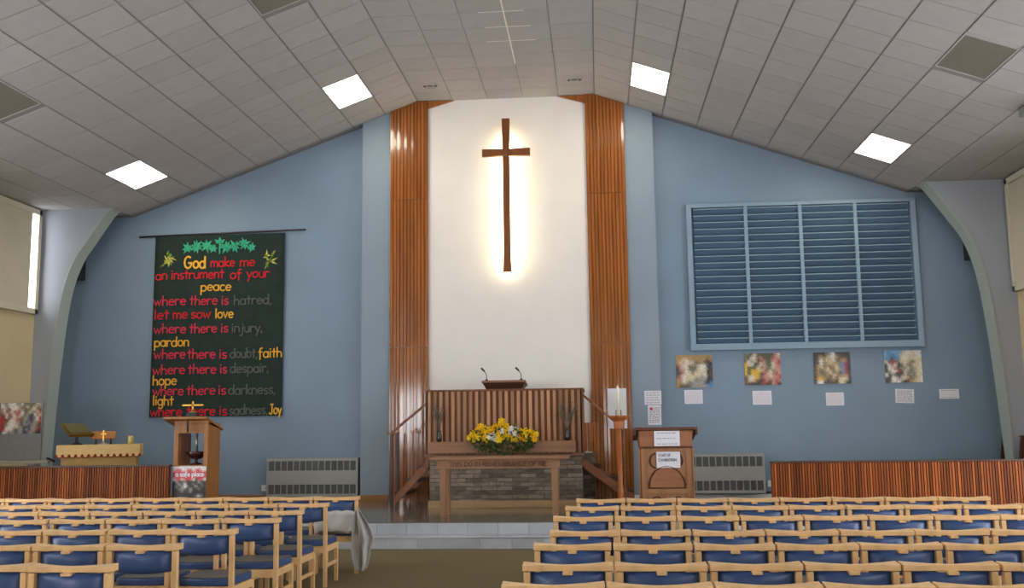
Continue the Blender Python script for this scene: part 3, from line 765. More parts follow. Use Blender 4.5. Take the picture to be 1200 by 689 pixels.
# ------------------------------------------------------------------ slatted screens in front
def slat_screen(x0, x1, y, z0, z1, lab):
    t = thing('slatted_screen', lab, 'wooden screen', ((x0+x1)/2, y, z0), 0, 'low slatted wood screens')
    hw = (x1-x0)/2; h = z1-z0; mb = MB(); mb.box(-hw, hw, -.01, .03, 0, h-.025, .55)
    p = .034; n_ = int((x1-x0)/p)
    for k in range(n_):
        a = -hw+k*(2*hw)/n_; mb.box(a+.004, a+p-.006, -.028, -.008, .0, h-.02, random.choice((.6, .8, .95, 1.1, 1.3, 1.55)))
    mb.build('slats', M['screen_wood'], t)
    MB().box(-hw-.01, hw+.01, -.04, .05, h-.025, h, bevel=.004).build('cap_rail', M['stair_wood'], t)
slat_screen(-7.82, -4.22, 12.68, DZ, 1.045, 'long low slatted wood screen on the left of the dais')
slat_screen(3.585, 7.82, 12.68, DZ, 1.018, 'long low slatted wood screen on the right of the dais')

# ------------------------------------------------------------------ pulpit
t = thing('pulpit', 'wide slatted wood pulpit on a brick base before the white wall', 'pulpit', (.02, 14.8, DZ))
zz = -DZ
mb = MB(); mb.box(-1.14, 1.17, .05, 1.09, .1, 1.05+zz)
mb.box(1.17, 1.36, .62, 1.09, .1, 1.05+zz)
mb.build('brick_base', M['brick'], t, uv=True)
MB().box(-1.16, 1.20, .02, 1.09, 0, .10, bevel=.004).build('plinth', M['plinth_wood'], t)
MB().box(-1.21, 1.20, -.03, 1.09, 1.045+zz, 1.085+zz, bevel=.005).build('floor_board', M['beam_wood'], t)
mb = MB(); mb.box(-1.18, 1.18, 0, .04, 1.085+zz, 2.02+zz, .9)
n_ = 26; p = 2.36/n_
for k in range(n_):
    a = -1.18+k*p; tn = random.choice((.72, .85, 1.0, 1.1, 1.3)); mb.box(a+.022, a+p-.022, -.022, .0, 1.085+zz, 2.02+zz, tn, 1, bevel=.003)
for s in (-1, 1):
    mb.box(s*1.18-.02, s*1.18+.02, 0, 1.09, 1.085+zz, 2.02+zz, 1.2)
mb.build('slatted_front', [M['pulpit_dark'], M['pulpit_wood']], t)
mb = MB(); mb.box(-1.20, 1.20, -.03, .06, 2.02+zz, 2.05+zz, bevel=.005)
for s in (-1, 1): mb.box(s*1.18-.035, s*1.18+.035, .06, 1.09, 2.02+zz, 2.05+zz, bevel=.005)
mb.build('top_rail', M['pulpit_dark'], t)
MB().box(-1.12, 1.08, -.26, -.022, 1.10+zz, 1.27+zz, bevel=.006).build('flower_shelf', M['beam_wood'], t)
mb = MB()
for k in range(5): mb.box(1.20+k*.046, 1.24+k*.046, .62, .66, 1.085+zz, 1.53+zz, random.uniform(.8, 1.2), bevel=.006)
mb.build('rear_panel', M['panel_wood'], t)
mb = MB()
mb.hexa([(-.27, .12, 2.04+zz), (.27, .12, 2.04+zz), (.27, .42, 2.04+zz), (-.27, .42, 2.04+zz)], [(-.32, .06, 2.15+zz), (.32, .06, 2.15+zz), (.32, .48, 2.12+zz), (-.32, .48, 2.12+zz)])
mb.build('reading_desk', M['stair_wood'], t)
mb = MB(); mb.hexa([(-.335, .04, 2.155+zz), (.335, .04, 2.155+zz), (.335, .50, 2.105+zz), (-.335, .50, 2.105+zz)], [(-.335, .04, 2.185+zz), (.335, .04, 2.185+zz), (.335, .50, 2.135+zz), (-.335, .50, 2.135+zz)])
mb.build('desk_top', M['beam_wood'], t)
# stairs both sides
def stairs(s, xin, steps, lab_rail, xoff):
    for k, (xa, xb, z) in enumerate(steps):
        MB().box(min(xa, xb), max(xa, xb), .14, .9, z-.05+zz, z+zz, bevel=.004).build('tread', M['stair_wood'], t)
    x_in, x_out = xin, steps[-1][1]
    z_in, z_out = steps[0][2], .40
    for yy in (.10, .90):
        mb = MB(); x1, x0 = s*1.16, x_out
        mb.hexa([(x0, yy, DZ+.02+zz), (x1, yy, z_in-.02+zz), (x1, yy+.04, z_in-.02+zz), (x0, yy+.04, DZ+.02+zz)],
                [(x0, yy, DZ+.16+zz), (x1, yy, z_in+.12+zz), (x1, yy+.04, z_in+.12+zz), (x0, yy+.04, DZ+.16+zz)])
        mb.build('stringer', M['string_wood'], t)
stairs(-1, -1.17, [(-1.18, -1.36, .90), (-1.34, -1.53, .71), (-1.51, -1.70, .52)], '', 0)
stairs(1, 1.20, [(1.18, 1.46, .90), (1.44, 1.70, .72), (1.68, 1.93, .53)], '', 0)
for (xa, za, xb, zb) in ((-1.735, 1.42, -1.19, 1.86), (1.16, 1.98, 1.80, 1.43)):
    d = Vector((xb-xa, 0, zb-za))
    mb = MB(); mb.hexa([(xa, .08, za-.025+zz), (xb, .08, zb-.025+zz), (xb, .13, zb-.025+zz), (xa, .13, za-.025+zz)], [(xa, .08, za+.02+zz), (xb, .08, zb+.02+zz), (xb, .13, zb+.02+zz), (xa, .13, za+.02+zz)])
    mb.build('handrail', M['string_wood'], t, bevel=.005)
MB().box(-1.80, -1.62, .06, .15, 1.39+zz, 1.425+zz, bevel=.005).build('newel_cap', M['string_wood'], t)
for x, y in ((-1.735, .10), (-1.79, .78)):
    MB().box(x-.022, x+.022, y-.02, y+.02, 0, 1.40+zz, bevel=.004).build('newel_post', M['dark_metal'], t)
MB().box(1.78, 1.82, .08, .13, 0, 1.42+zz, bevel=.004).build('newel_post', M['string_wood'], t)

# microphones on the pulpit desk
def mic(x, y, z, sx, lab):
    t = thing('gooseneck_microphone', lab, 'microphone', (x, y, z), 0, 'gooseneck microphones on the pulpit')
    MB().lathe([(.022, 0), (.022, .02), (.008, .03)], 12).build('base', M['black'], t)
    P = [(0, 0, .02), (0, 0, .07), (sx*.01, .01, .11), (sx*.035, .03, .15)]
    MB().tube(P, .006).build('neck', M['dark_metal'], t)
    MB().tube([P[-1], (sx*.085, .05, .20)], [.012, .016], 10).build('capsule', M['black'], t)
mic(-.245, 14.90, 2.179, -1, 'left gooseneck microphone on the pulpit reading desk')
mic(.285, 14.90, 2.179, -1, 'right gooseneck microphone on the pulpit reading desk')

# ------------------------------------------------------------------ communion table
t = thing('communion_table', 'long oak communion table with carved lettering before the pulpit', 'table', (.085, 13.5, DZ))
MB().box(-.94, .95, -.31, .34, .765, .795, bevel=.006).build('tabletop', M['beam_wood'], t)
mb = MB(); mb.box(-.835, .83, -.25, -.21, .645, .765, bevel=.004); mb.box(-.835, .83, .22, .26, .645, .765, bevel=.004)
for s in (-1, 1): mb.box(s*.80-.02, s*.80+.02, -.21, .22, .65, .765)
ap = mb.build('apron', M['beam_wood'], t)
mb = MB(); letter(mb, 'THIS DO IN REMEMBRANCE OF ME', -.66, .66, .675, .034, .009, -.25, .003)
mb.build('carved_lettering', M['desk_dark'], ap)  # darker wood stands in for the shading of the letters
for sx in (-1, 1):
    for sy in (-1, 1):
        x = sx*.755; y = -.20 if sy < 0 else .21
        mb = MB(); mb.hexa([(x-.032, y-.032, 0), (x+.032, y-.032, 0), (x+.032, y+.032, 0), (x-.032, y+.032, 0)], [(x-.048, y-.04, .765), (x+.048, y-.04, .765), (x+.048, y+.04, .765), (x-.048, y+.04, .765)])
        mb.build('leg', M['oak_leg'], t, bevel=.004)

# flowers and vases on the pulpit's shelf
t = thing('flower_arrangement', 'yellow and white flower arrangement spilling over the pulpit shelf', 'flowers', (.03, 14.63, 1.27))
MB().box(-.30, .30, -.07, .07, 0, .09, bevel=.01).build('trough', M['leaf'], t)
mb = MB(); rnd = random.Random(4)
for k in range(420):
    a = rnd.uniform(-.47, .47); f = 1-abs(a/.5)**2
    x = a; z = rnd.uniform(-.13*(.4+f), .12+.10*f); y = rnd.uniform(-.20, .06)
    if z < .0: y = rnd.uniform(-.19, -.145)
    d = Vector((rnd.gauss(0, 1), -abs(rnd.gauss(.6, .5)), rnd.gauss(-.1, 1))).normalized(); n = d.orthogonal().normalized()*.016; L = rnd.uniform(.05, .11)
    p = Vector((x, y, z)); u = d.cross(n).normalized()*.004
    q = [p, p+d*L*.45+n+u, p+d*L, p+d*L*.45-n+u]
    mb.hexa([v for v in q], [v+Vector((0, .003, .002)) for v in q], rnd.uniform(.6, 1.4))
mb.build('foliage', M['leaf'], t)
def bloom_mesh(mt, r, n_=7):
    mb = MB()
    for ring, (ra, tilt, rr) in enumerate(((0, .25, 1.0), (.4, .7, .72))):
        for k in range(n_):
            a = 2*PI*k/n_+ra; d = Vector((math.cos(a), -tilt, math.sin(a))); s_ = Vector((-math.sin(a), 0, math.cos(a)))*r*.34
            p0 = Vector((0, -.004*ring, 0)); p1 = d*r*rr*.55; p2 = d*r*rr
            mb.hexa([p0, p1-s_, p2, p1+s_], [v+Vector((0, .004, 0)) for v in (p0, p1-s_, p2, p1+s_)], random.uniform(.85, 1.15))
    mb.ball((0, -r*.3, 0), r*.28, 1.0, 0)
    return mb.build('bloom', mt, t)
protos = {'y': bloom_mesh(M['petal_y'], .062), 'o': bloom_mesh(M['petal_o'], .058), 'w': bloom_mesh(M['petal_w'], .05)}
protos['w']['label'] = 'white flower'
first = {'y': True, 'o': True, 'w': True}
def put(kind, x, y, z):
    if first[kind]: o = protos[kind]; first[kind] = False
    else: o = protos[kind].copy(); C.objects.link(o); o.parent = t
    o.location = (x, y, z); o.rotation_euler = (rnd.uniform(-.5, .4), rnd.uniform(0, 6), rnd.uniform(-.6, .6)); s_ = rnd.uniform(.8, 1.15); o.scale = (s_,)*3
BL = []
for k in range(300):
    a = rnd.uniform(-.50, .50); top = .17+.13*math.exp(-(a/.12)**2)+.06*math.exp(-((a+.33)/.1)**2) - .05*max(0, abs(a)-.38)/.1
    z = rnd.uniform(.02, top); y = rnd.uniform(-.20, -.10)
    if all((a-b[0])**2+(z-b[1])**2 > .047**2 for b in BL):
        BL.append((a, z, y))
BL = BL[:99]
for a, z, y in BL:
    kind = 'y'
    if (-.23 < a < -.10 and z < .16) or (.08 < a < .20 and .06 < z < .24) or (-.04 < a < .02 and z < .2 and z > .1): kind = 'w'
    elif rnd.random() < .22: kind = 'o'
    if z < .03 and rnd.random() < .5: continue
    put(kind, a, y, z)
def twig_vase(x, lab, spread):
    t = thing('twig_vase', lab, 'vase', (x, 14.66, 1.27), 0, 'dark vases of dry twigs on the pulpit shelf')
    MB().lathe([(.03, 0), (.042, .03), (.036, .10), (.026, .14), (.034, .165)], 14).build('vase', M['vase'], t)
    mb = MB()
    for k in range(16):
        a = rnd.uniform(-1, 1)*spread; b = rnd.uniform(-.4, .2)*.1; h = rnd.uniform(.34, .5)
        P = [(0, 0, .12), (a*.35, b*.5, .12+h*.4), (a*.9, b, .12+h*.95)]
        mb.tube(P, [.004, .003, .002], 5)
        for j in range(7):
            f = .4+.6*j/7; q = Vector((a*.9*f, b*f, .12+h*.95*f)); e = q+Vector((rnd.uniform(-.05, .05), rnd.uniform(-.02, .02), rnd.uniform(.01, .06)))
            mb.tube([q, e], [.0025, .004], 4)
    mb.build('twigs', M['twig'], t)
twig_vase(-.94, 'dark vase of dry twigs at the left end of pulpit shelf', .10)
twig_vase(.98, 'dark vase of dry twigs at the right end of pulpit shelf', .17)

# ------------------------------------------------------------------ candle stand, calendar sheet
t = thing('candle_stand', 'tall orange wood candle stand with bowl top right of the pulpit', 'candle stand', (1.715, 13.2, DZ))
MB().lathe([(.17, 0), (.17, .03), (.06, .06), (.045, .09)], 8, smooth=False).build('foot', M['stand_wood'], t)
MB().lathe([(.042, .08), (.04, .35), (.03, .40), (.03, 1.16)], 10).build('pole', M['stand_wood'], t)
MB().lathe([(.068, 1.15), (.072, 1.22), (.07, 1.25), (.105, 1.28), (.135, 1.305), (.14, 1.325), (.12, 1.325)], 8, smooth=False).build('bowl', M['stand_wood'], t)
tag(MB().lathe([(.016, 0), (.016, .38), (.006, .39), (.003, .41)], 14).build('candle', M['wax'], loc=(1.71, 13.2, DZ+1.326)), 'tall white candle standing on the orange wood stand', 'candle')
for dx in (-.035, .03):
    MB().tube([(dx, -.05, 1.32), (dx, -.05, 1.40)], .006, 6).build('prong', M['dark_metal'], t)
paper(1.60, 1.43, 1.90, 2.07, YC-.056, 'tall white printed sheet behind the candle on fluted panel', lines=16, mat='plastic_white', name='printed_sheet')

# ------------------------------------------------------------------ right lectern
t = thing('carved_lectern', 'carved wooden lectern with paper signs right of the candle stand', 'lectern', (2.335, 13.4, DZ))
mb = MB(); mb.box(-.335, .335, 0, .45, 0, .90, bevel=.004); mb.build('body', M['desk_wood'], t)
mb = MB()
for s in (-1, 1):
    mb.box(s*.30-.035, s*.30+.035, -.02, 0, 0, .885, bevel=.004)
mb.box(-.265, .265, -.02, 0, .845, .885, bevel=.003); mb.box(-.265, .265, -.02, 0, .285, .345, bevel=.003); mb.box(-.265, .265, -.02, 0, 0, .06)
mb.box(-.02, .02, -.02, 0, .06, .285)
mb.build('stiles', M['desk_wood'], t)
mb = MB()
for s in (-1, 1):
    mb.lathe([(.02, 0), (.024, .06), (.016, .08), (.018, .45), (.024, .5), (.014, .53), (.018, .76), (.026, .81), (.026, .89)], 10, (s*.352, .012, 0))
mb.build('colonnettes', M['desk_wood'], t)
mb = MB(); mb.prism([(.225*math.cos(PI*i/20), .37+.26*math.sin(PI*i/20)) for i in range(21)], -.026, .0)
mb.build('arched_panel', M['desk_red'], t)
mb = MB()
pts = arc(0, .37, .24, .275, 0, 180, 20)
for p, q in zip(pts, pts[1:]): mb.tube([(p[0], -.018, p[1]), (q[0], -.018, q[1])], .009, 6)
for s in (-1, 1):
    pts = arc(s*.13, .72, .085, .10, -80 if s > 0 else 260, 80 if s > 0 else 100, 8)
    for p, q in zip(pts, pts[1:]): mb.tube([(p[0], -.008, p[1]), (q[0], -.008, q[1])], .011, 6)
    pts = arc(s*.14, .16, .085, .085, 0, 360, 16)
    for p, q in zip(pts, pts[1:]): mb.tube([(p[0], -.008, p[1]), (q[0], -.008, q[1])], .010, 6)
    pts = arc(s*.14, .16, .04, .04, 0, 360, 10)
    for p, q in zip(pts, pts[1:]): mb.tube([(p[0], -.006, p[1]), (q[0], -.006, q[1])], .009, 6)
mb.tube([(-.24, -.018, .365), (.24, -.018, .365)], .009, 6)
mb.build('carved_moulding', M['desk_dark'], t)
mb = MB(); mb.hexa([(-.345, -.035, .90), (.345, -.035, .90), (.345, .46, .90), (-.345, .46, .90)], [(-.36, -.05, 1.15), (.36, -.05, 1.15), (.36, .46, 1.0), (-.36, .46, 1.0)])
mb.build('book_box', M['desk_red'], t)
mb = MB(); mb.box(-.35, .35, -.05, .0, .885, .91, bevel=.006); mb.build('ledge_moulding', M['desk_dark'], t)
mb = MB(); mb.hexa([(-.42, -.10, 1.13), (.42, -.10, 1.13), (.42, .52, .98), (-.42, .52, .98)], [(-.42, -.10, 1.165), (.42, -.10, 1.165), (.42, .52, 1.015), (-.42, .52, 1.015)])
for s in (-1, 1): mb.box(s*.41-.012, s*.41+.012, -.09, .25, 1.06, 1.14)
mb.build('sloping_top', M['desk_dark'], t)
paper(2.18, DZ+.915, 2.52, DZ+1.115, 13.345, 'white sign with three printed lines on the carved lectern front', lines=3, mat='ink', name='paper_sign')
paper(2.205, DZ+.625, 2.52, DZ+.838, 13.378, 'white sign in the middle of the carved lectern front', 'paper', 0, 'ink', [('START OF', -.13, .03, .150, .020, .006), ('EXHIBITION', -.13, .11, .088, .020, .006)], name='paper_sign')

# ------------------------------------------------------------------ left lectern cabinet with lamp
t = thing('lectern_cabinet', 'tall golden wood lectern with open niche left of the radiator', 'lectern', (-3.975, 12.75, DZ))
mb = MB(); w_ = .235
mb.box(-w_, -w_+.06, 0, .42, 0, 1.30, bevel=.003); mb.box(w_-.06, w_, 0, .42, 0, 1.30, bevel=.003)
mb.box(-w_+.06, w_-.06, 0, .42, 0, .745); mb.box(-w_+.06, w_-.06, 0, .03, 1.165, 1.30, bevel=.003); mb.box(-w_+.06, w_-.06, .03, .42, 1.20, 1.28)
mb.build('body', M['cab_wood'], t)
mb = MB(); mb.hexa([(-.355, -.10, 1.355), (.245, -.10, 1.355), (.245, .50, 1.195), (-.355, .50, 1.195)], [(-.355, -.10, 1.385), (.245, -.10, 1.385), (.245, .50, 1.225), (-.355, .50, 1.225)])
mb.build('sloping_top', M['cab_wood'], t)
MB().hexa([(-w_, 0, 1.29), (w_, 0, 1.29), (w_, .42, 1.21), (-w_, .42, 1.21)], [(-w_, 0, 1.33), (w_, 0, 1.33), (w_, .42, 1.22), (-w_, .42, 1.22)]).build('top_support', M['cab_wood'], t)
t = thing('niche_lamp', 'dark red bowl lamp with white column inside the lectern niche', 'lamp', (-3.965, 12.92, DZ+.746))
MB().lathe([(.075, 0), (.075, .012), (.02, .03), (.018, .07), (.07, .08), (.135, .14), (.142, .175), (.12, .175)], 20).build('bowl', M['wine'], t)
MB().lathe([(.016, .175), (.016, .41)], 12).build('candle', M['silver'], t)
t = thing('altar_cross', 'small brass cross on a black base on the golden lectern top', 'cross', (-3.975, 12.78, DZ+1.365))
MB().hexa([(-.075, -.05, -.008), (.075, -.05, -.008), (.075, .06, -.03), (-.075, .06, -.03)], [(-.07, -.05, .075), (.07, -.05, .075), (.07, .06, .075), (-.07, .06, .075)]).build('base', M['black'], t)
mb = MB(); mb.box(-.010, .010, -.01, .01, .07, .225); mb.box(-.145, .145, -.010, .010, .163, .183); mb.lathe([(.05, .075), (.03, .09), (.012, .11)], 12)
mb.build('crucifix', M['brass'], t)
MB().tube([(-.01, -.09, .0), (-.012, -.12, -.03), (-.012, -.125, -.12), (-.008, -.123, -.19)], [.012, .012, .016, .012], 8).build('hanging_strap', M['black'], t)
# poster on its front
t = thing('poster', 'red, white and black poster lettered in white on the golden lectern', 'poster', (-3.978, 12.745, DZ+.295))
PB = ['wwwwwwwwwwww', 'wrrwwrrwrrww', 'rrrrrrrrrrrr', 'rrrrrrrrrrrr', 'rrrrrrrrrrrr', 'wrrwrrrwkrrw', 'kekkgkkkkekk', 'kkekwkkgkkgk', 'kgkewgkkekbk', 'kkgegkekkgkk', 'kkkgkkekkkkk', 'kkkkkkkkkkkk', 'kkkkkkkkgwgk', 'kkkkkkkkkkkk']
PP = dict(PAL); PP['r'] = (208, 66, 74); PP['w'] = (228, 224, 224)
picture_mesh('print', .455, .435, PB, PP, 0, M['crowd'], t, (0, -.006, 0), 6, .006, .25)
mb = MB(); letter(mb, 'a safe place', -.19, .20, .305, .034, .012, -.0065, .002); mb.build('lettering', M['paper'], t)

# ------------------------------------------------------------------ altar on the left with its things
t = thing('altar_table', 'small altar table under a cream cloth behind the left screen', 'table', (-5.50, 13.22, DZ), .36); t.scale = (.87, 1, 1)
mb = MB(); mb.hexa([(-.54, .06, 0), (.54, .06, 0), (.54, .44, 0), (-.54, .44, 0)], [(-.56, .02, .98), (.56, .02, .98), (.56, .48, .98), (-.56, .48, .98)]); mb.build('frontal', M['altar_low'], t)
AT = 1.31-DZ
mb = MB(); n_ = 13
mb.box(-.62, .62, -.02, .52, AT-.012, AT, bevel=.004)
pf = [(-.62, AT-.005)]
for k in range(n_):
    a = -.62+1.24*k/n_; b = -.62+1.24*(k+1)/n_
    pf += [(a+(b-a)*i/6, AT-.15-.02*math.sin(PI*i/6)) for i in range(0, 6)]
pf += [(.62, AT-.15), (.62, AT-.005)]
mb.prism(pf, -.022, -.012)
for s in (-1, 1): mb.box(s*.616-.005, s*.616+.005, -.015, .515, AT-.16, AT-.005)
mb.build('cloth', M['altar_cloth'], t)
mb = MB()
for k in range(n_+1):
    a = -.62+1.24*k/n_; mb.ball((a, -.026, AT-.148), .022, 1, 0, 1, .4, 1)
for k in range(n_):
    a = -.62+1.24*k/n_; b = -.62+1.24*(k+1)/n_
    P = [(a+(b-a)*i/5, -.024, AT-.152-.02*math.sin(PI*i/5)) for i in range(6)]
    mb.tube(P, .006, 5)
mb.build('red_trim', M['altar_red'], t)
# brass book stand
t = thing('book_stand', 'brass book stand with an open book at left end of altar', 'book stand', (-5.87, 13.30, 1.311), 1.12)
MB().lathe([(.085, 0), (.085, .012), (.03, .03), (.018, .05), (.022, .08), (.014, .13)], 14).build('pedestal', M['dark_metal'], t)
xf = Matrix.Translation((0, 0, .20)) @ Matrix.Rotation(math.radians(-52), 4, 'X')
mb = MB(); mb.box(-.19, .19, -.01, .01, -.12, .14, xf=xf @ Matrix.Rotation(0, 4, 'X')); mb.build('desk', M['dull_brass'], t)
mb = MB(); mb.box(-.16, .16, -.03, -.01, -.09, .12, xf=xf); mb.build('open_book', M['cover'], t)
mb = MB(); mb.box(-.19, .19, -.04, .01, -.135, -.115, xf=xf); mb.build('lip', M['dull_brass'], t)
t = thing('missal_stand', 'tan book rest in the middle of the cream altar', 'book rest', (-5.585, 13.50, 1.311), .3)
xf = Matrix.Translation((0, 0, .12)) @ Matrix.Rotation(math.radians(-35), 4, 'X')
MB().box(-.16, .16, -.012, .012, -.05, .07, xf=xf, bevel=.004).build('book', M['tan'], t)
mb = MB()
for s in (-1, 1): mb.tube([(s*.1, -.04, 0), (s*.1, 0, .09)], .008, 6); mb.tube([(s*.1, .07, 0), (s*.1, 0, .09)], .008, 6)
mb.build('legs', M['dark_metal'], t)
t = thing('standing_cross', 'small silver cross on a round foot before the tan book rest', 'cross', (-5.50, 13.34, 1.311))
MB().lathe([(.07, 0), (.07, .008), (.02, .02), (.012, .05)], 16).build('foot', M['silver'], t)
mb = MB(); mb.box(-.007, .007, -.005, .005, .04, .20); mb.box(-.04, .04, -.005, .005, .14, .152); mb.build('cross', M['brass'], t)
t = thing('pillar_candle', 'thick yellow pillar candle at right end of altar', 'candle', (-5.15, 13.44, 1.311))
MB().lathe([(.038, 0), (.034, .11), (.02, .118)], 16).build('wax', M['wax_yellow'], t)
MB().tube([(0, 0, .115), (.003, 0, .135)], .003, 5).build('wick', M['black'], t)

# grey display board at far left with poster
t = thing('display_board', 'grey display board with a tray edge at far left', 'display board', (-7.1, 13.6, DZ))
MB().box(-.55, .53, 0, .03, .78, 1.63, bevel=.004).build('panel', M['board'], t)
MB().box(-.60, .70, -.10, .0, .76, .80, bevel=.006).build('tray', M['board_edge'], t)
MB().tube([(.66, -.05, .83), (.71, -.06, .82), (.78, -.06, .785)], .018, 8).build('clip', M['black'], t)
for s in (-.5, .48):
    mb = MB(); mb.box(s-.02, s+.02, 0, .03, 0, .78); mb.box(s-.02, s+.02, -.2, .25, 0, .03); mb.build('leg', M['board_edge'], t)
CR = ['weewwweewgggggce', 'wwgwwwweggcggcge', 'ewgrwwcpegggcwgr', 'rwrewrprwggcegcr', 'grwgpwrpwgegnwrc', 'rkwrgwpcgeenngwr', 'rrkgwcprgeennewr', 'rrgwwwpeneneneer', 'rrgwwwceneeneegk', 'rkwwwcceennneegr', 'rrwwwgneeneneerk', 'kwcgeeneenneegkk']
o = picture_mesh('wall_poster', .62, .44, CR, PAL, 0, M['crowd'], None, (-6.89, 13.588, 1.475), 6, .010, .3)
tag(o, 'photo poster of a crowd pinned on the grey display board', 'poster')
# tapered seat ends near the right rib
for x, y, dz_, lab in ((7.67, 15.86, .93, 'dark wood bench end standing behind the right rib'), (7.66, 15.15, .95, 'dark wood bench end standing before the right rib')):
    t = thing('bench_end', lab, 'bench end', (x, y, DZ))
    mb = MB(); mb.prism([(-.15, 0), (.10, 0), (.10, dz_), (-.01, dz_)], 0, .05); mb.build('board', M['stair_wood'], t, bevel=.004)
    MB().box(-.02, .11, -.01, .06, dz_, dz_+.02, bevel=.004).build('cap', M['stair_wood'], t)

# ------------------------------------------------------------------ chairs
CW = .464
def make_chair():
    t = thing('chair', 'x', 'chair')
    h = CW/2
    for s in (-1, 1):
        mb = MB(); x0, x1 = (s*h, s*(h-.034)) if s < 0 else (s*(h-.034), s*h)
        mb.hexa([(x0, .0, 0), (x1, .0, 0), (x1, .045, 0), (x0, .045, 0)], [(x0, -.012, .748), (x1, -.012, .748), (x1, .026, .748), (x0, .026, .748)])
        mb.build('leg', M['beech'], t, bevel=.004)
        mb = MB(); mb.hexa([(x0, .405, 0), (x1, .405, 0), (x1, .44, 0), (x0, .44, 0)], [(x0, .40, .38), (x1, .40, .38), (x1, .445, .38), (x0, .445, .38)])
        mb.build('leg', M['beech'], t, bevel=.004)
    # top rail: straight behind, hollowed in front
    mb = MB(); e = h+.006; n_ = 10
    cols = []
    for i in range(n_+1):
        u = -1+2*i/n_; q = abs(u)**1.5; x = u*e; yf = .020+.056*q
        cols.append([mb.bm.verts.new(p) for p in ((x, -.018, .752), (x, -.018, .783), (x, yf, .783+.009*q), (x, yf, .752))])
    for A, B in zip(cols, cols[1:]):
        for k in range(4): mb.face([A[k], A[(k+1) % 4], B[(k+1) % 4], B[k]])
    mb.face(cols[0][::-1]); mb.face(cols[-1])
    tr = mb.build('top_rail', M['beech'], t, bevel=.004)
    MB().box(-.026, .026, -.050, .012, .736, .753, bevel=.003).build('rail_block', M['beech'], tr)
    # backrest pad, bowed to the rear
    mb = MB(); n_, m_ = 12, 6; W_ = h-.036; z0, z1 = .620, .744
    F = []; Bk = []
    for j in range(m_+1):
        v = j/m_; ra, rb = [], []
        for i in range(n_+1):
            u = -1+2*i/n_; puff = (1-abs(u)**6)*(1-abs(2*v-1)**4)
            yc = .024-.042*(1-u*u); x = u*W_; z = z0-.014*(1-u*u)*(1-v)+(z1-z0)*v
            ra.append(mb.bm.verts.new((x, yc-.004-.018*puff, z))); rb.append(mb.bm.verts.new((x, yc+.010+.020*puff, z)))
        F.append(ra); Bk.append(rb)
    for j in range(m_):
        for i in range(n_):
            mb.face([F[j][i], F[j][i+1], F[j+1][i+1], F[j+1][i]], 1, 0, True); mb.face([Bk[j][i+1], Bk[j][i], Bk[j+1][i], Bk[j+1][i+1]], 1, 0, True)
        mb.face([F[j][0], F[j+1][0], Bk[j+1][0], Bk[j][0]], 1, 0, True); mb.face([F[j+1][n_], F[j][n_], Bk[j][n_], Bk[j+1][n_]], 1, 0, True)
    for i in range(n_):
        mb.face([F[0][i+1], F[0][i], Bk[0][i], Bk[0][i+1]], 1, 0, True); mb.face([F[m_][i], F[m_][i+1], Bk[m_][i+1], Bk[m_][i]], 1, 0, True)
    mb.build('backrest', M['vinyl'], t)
    # seat: blue border cushion with a grey top
    mb = MB(); pts = []
    wS = h-.037
    prof = [(-wS, .06), (-wS*.5, .035), (0, .026), (wS*.5, .035), (wS, .06), (wS+.030, .40), (wS+.01, .455), (-wS-.01, .455), (-wS-.030, .40)]
    mb.prism(prof, .382, .435, 'z'); s_ = mb.build('seat', M['vinyl'], t, bevel=.012)
    mb = MB(); mb.prism([(x*.955, .245+(y-.245)*.955) for x, y in prof], .434, .442, 'z'); mb.build('seat_top', M['seat_grey'], s_, bevel=.004)
    mb = MB(); mb.box(-h+.034, h-.034, .010, .032, .32, .382); mb.box(-h+.034, h-.034, .41, .432, .32, .38)
    for s in (-1, 1): mb.box(s*(h-.017)-.011, s*(h-.017)+.011, .04, .405, .325, .382)
    mb.build('seat_frame', M['beech'], t)
    for s in (-1, 1):
        MB().box(s*(h-.017)-.009, s*(h-.017)+.009, .04, .41, .18, .212, bevel=.003).build('stretcher', M['beech'], t)
    return t
proto = make_chair(); used = False
ORD = ['first', 'second', 'third', 'fourth', 'fifth', 'sixth', 'seventh', 'eighth', 'ninth', 'tenth']
def chair_at(x, y, rz, lab, group):
    global used
    if used: o = copy_tree(proto)
    else: o = proto; used = True
    o.location = (x, y, 0); o.rotation_euler = (0, 0, rz)
    o['label'] = lab; o['group'] = group
    return o
rnd = random.Random(11)
PITCH = .4875
LEFT = [(10.236, -1.087, 9), (9.372, -1.177, 8), (8.594, -1.187, 7), (7.861, -1.159, 6), (7.04, -1.207, 5), (6.146, -1.242, 4), (5.231, -1.211, 3)]
RIGHT = [(9.709, 1.216, 8), (8.841, 1.137, 9), (7.898, 1.073, 8), (6.859, 1.097, 7), (6.106, 1.034, 7), (5.275, 1.032, 6), (4.605, .985, 6)]
ROWN = ['front row', 'second row', 'third row', 'fourth row', 'fifth row', 'sixth row', 'seventh row']
def word(i): return 'aisle-end' if i == 0 else ORD[i]
for side, rows_, s in (('left', LEFT, -1), ('right', RIGHT, 1)):
    for r, (y, xe, n_) in enumerate(rows_):
        for i in range(n_):
            x = xe + s*(CW/2+PITCH*i)
            yy = y + (rnd.uniform(-.012, .012))
            if i == 0: lab = 'blue padded wooden chair on the aisle, %s of the %s block' % (ROWN[r], side)
            else: lab = 'blue padded wooden chair, %s from the aisle, %s of the %s block' % (ORD[i], ROWN[r], side)
            if side == 'left' and r == 0 and i == 0: lab = 'blue padded wooden chair under the white cloth, front row on the aisle'
            chair_at(x, yy+.018, rnd.uniform(-.012, .012), lab, 'blue padded chairs of the %s block' % side)

# ------------------------------------------------------------------ white cloth over the front aisle chair on the left
mb = MB(); rnd = random.Random(3)
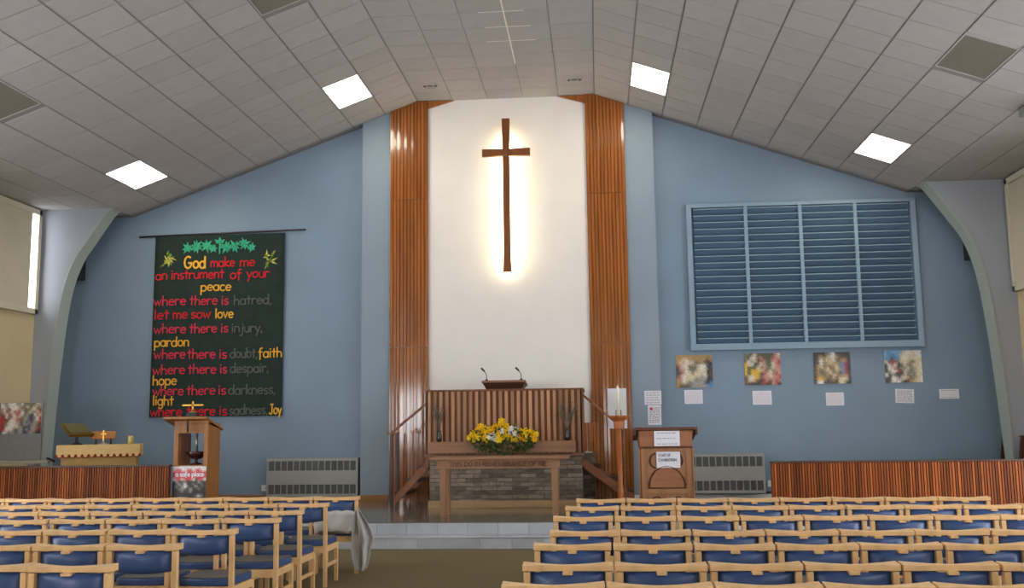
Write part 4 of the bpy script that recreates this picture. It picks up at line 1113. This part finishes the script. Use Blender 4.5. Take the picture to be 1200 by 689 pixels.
# hanging tail, outline by height (z: left x, right x)
OUT = [(.695, -1.075, -1.06), (.63, -1.10, -1.03), (.54, -1.115, -.965), (.45, -1.125, -.925), (.35, -1.13, -.90), (.27, -1.135, -.935), (.18, -1.12, -.945), (.10, -1.105, -.965), (.035, -1.075, -1.005)]
nu = 14; G1 = []; G2 = []
def olerp(z):
    for (z0, a0, b0), (z1, a1, b1) in zip(OUT, OUT[1:]):
        if z <= z0 and z >= z1:
            t_ = (z0-z)/(z0-z1); return a0+(a1-a0)*t_, b0+(b1-b0)*t_
    return OUT[-1][1:]
nv = 24
for j in range(nv+1):
    z = OUT[0][0]+(OUT[-1][0]-OUT[0][0])*j/nv; a, b = olerp(z); r1, r2 = [], []
    for i in range(nu+1):
        u = i/nu; y = 10.205-.035*math.sin(u*10+z*5)*min(1, j/5)-.028*math.sin(u*19+z*3+1)*min(1, j/6)-.05*u*(1-j/nv)
        r1.append(mb.bm.verts.new((a+(b-a)*u, y, z))); r2.append(mb.bm.verts.new((a+(b-a)*u, y+.012, z)))
    G1.append(r1); G2.append(r2)
def skin(A, B, nv, nu):
    for j in range(nv):
        for i in range(nu):
            mb.face([A[j][i], A[j][i+1], A[j+1][i+1], A[j+1][i]], 1, 0, True); mb.face([B[j][i+1], B[j][i], B[j+1][i], B[j+1][i+1]], 1, 0, True)
        mb.face([A[j][0], A[j+1][0], B[j+1][0], B[j][0]]); mb.face([A[j+1][nu], A[j][nu], B[j][nu], B[j+1][nu]])
    for i in range(nu):
        mb.face([A[0][i+1], A[0][i], B[0][i], B[0][i+1]]); mb.face([A[nv][i], A[nv][i+1], B[nv][i+1], B[nv][i]])
skin(G1, G2, nv, nu)
# part lying over the seat and up the inside of the back
G1, G2 = [], []; nu2, nv2 = 22, 16
PATH = [(-.052, .632), (-.058, .58), (-.062, .52), (-.055, .45), (-.035, .40), (-.03, .43), (-.02, .46), (.0, .465), (.11, .46), (.25, .455), (.42, .455), (.475, .43), (.485, .36), (.487, .30)]
for j in range(nv2+1):
    f = j/nv2*(len(PATH)-1); k = min(int(f), len(PATH)-2); q = f-k
    py = PATH[k][0]+(PATH[k+1][0]-PATH[k][0])*q; pz = PATH[k][1]+(PATH[k+1][1]-PATH[k][1])*q
    r1, r2 = [], []
    for i in range(nu2+1):
        u = i/nu2; x = -1.53+.43*u; wv = .008*math.sin(u*14+j*.7)+.008*math.sin(u*5-j)
        r1.append(mb.bm.verts.new((x, 10.254+py-.012+wv*1.4, pz+abs(wv)+.012))); r2.append(mb.bm.verts.new((x, 10.254+py+.008, pz+.004)))
    G1.append(r1); G2.append(r2)
skin(G1, G2, nv2, nu2)
tag(mb.build('draped_cloth', M['cloth']), 'white cloth draped over the front left aisle chair, hanging to the carpet', 'cloth')
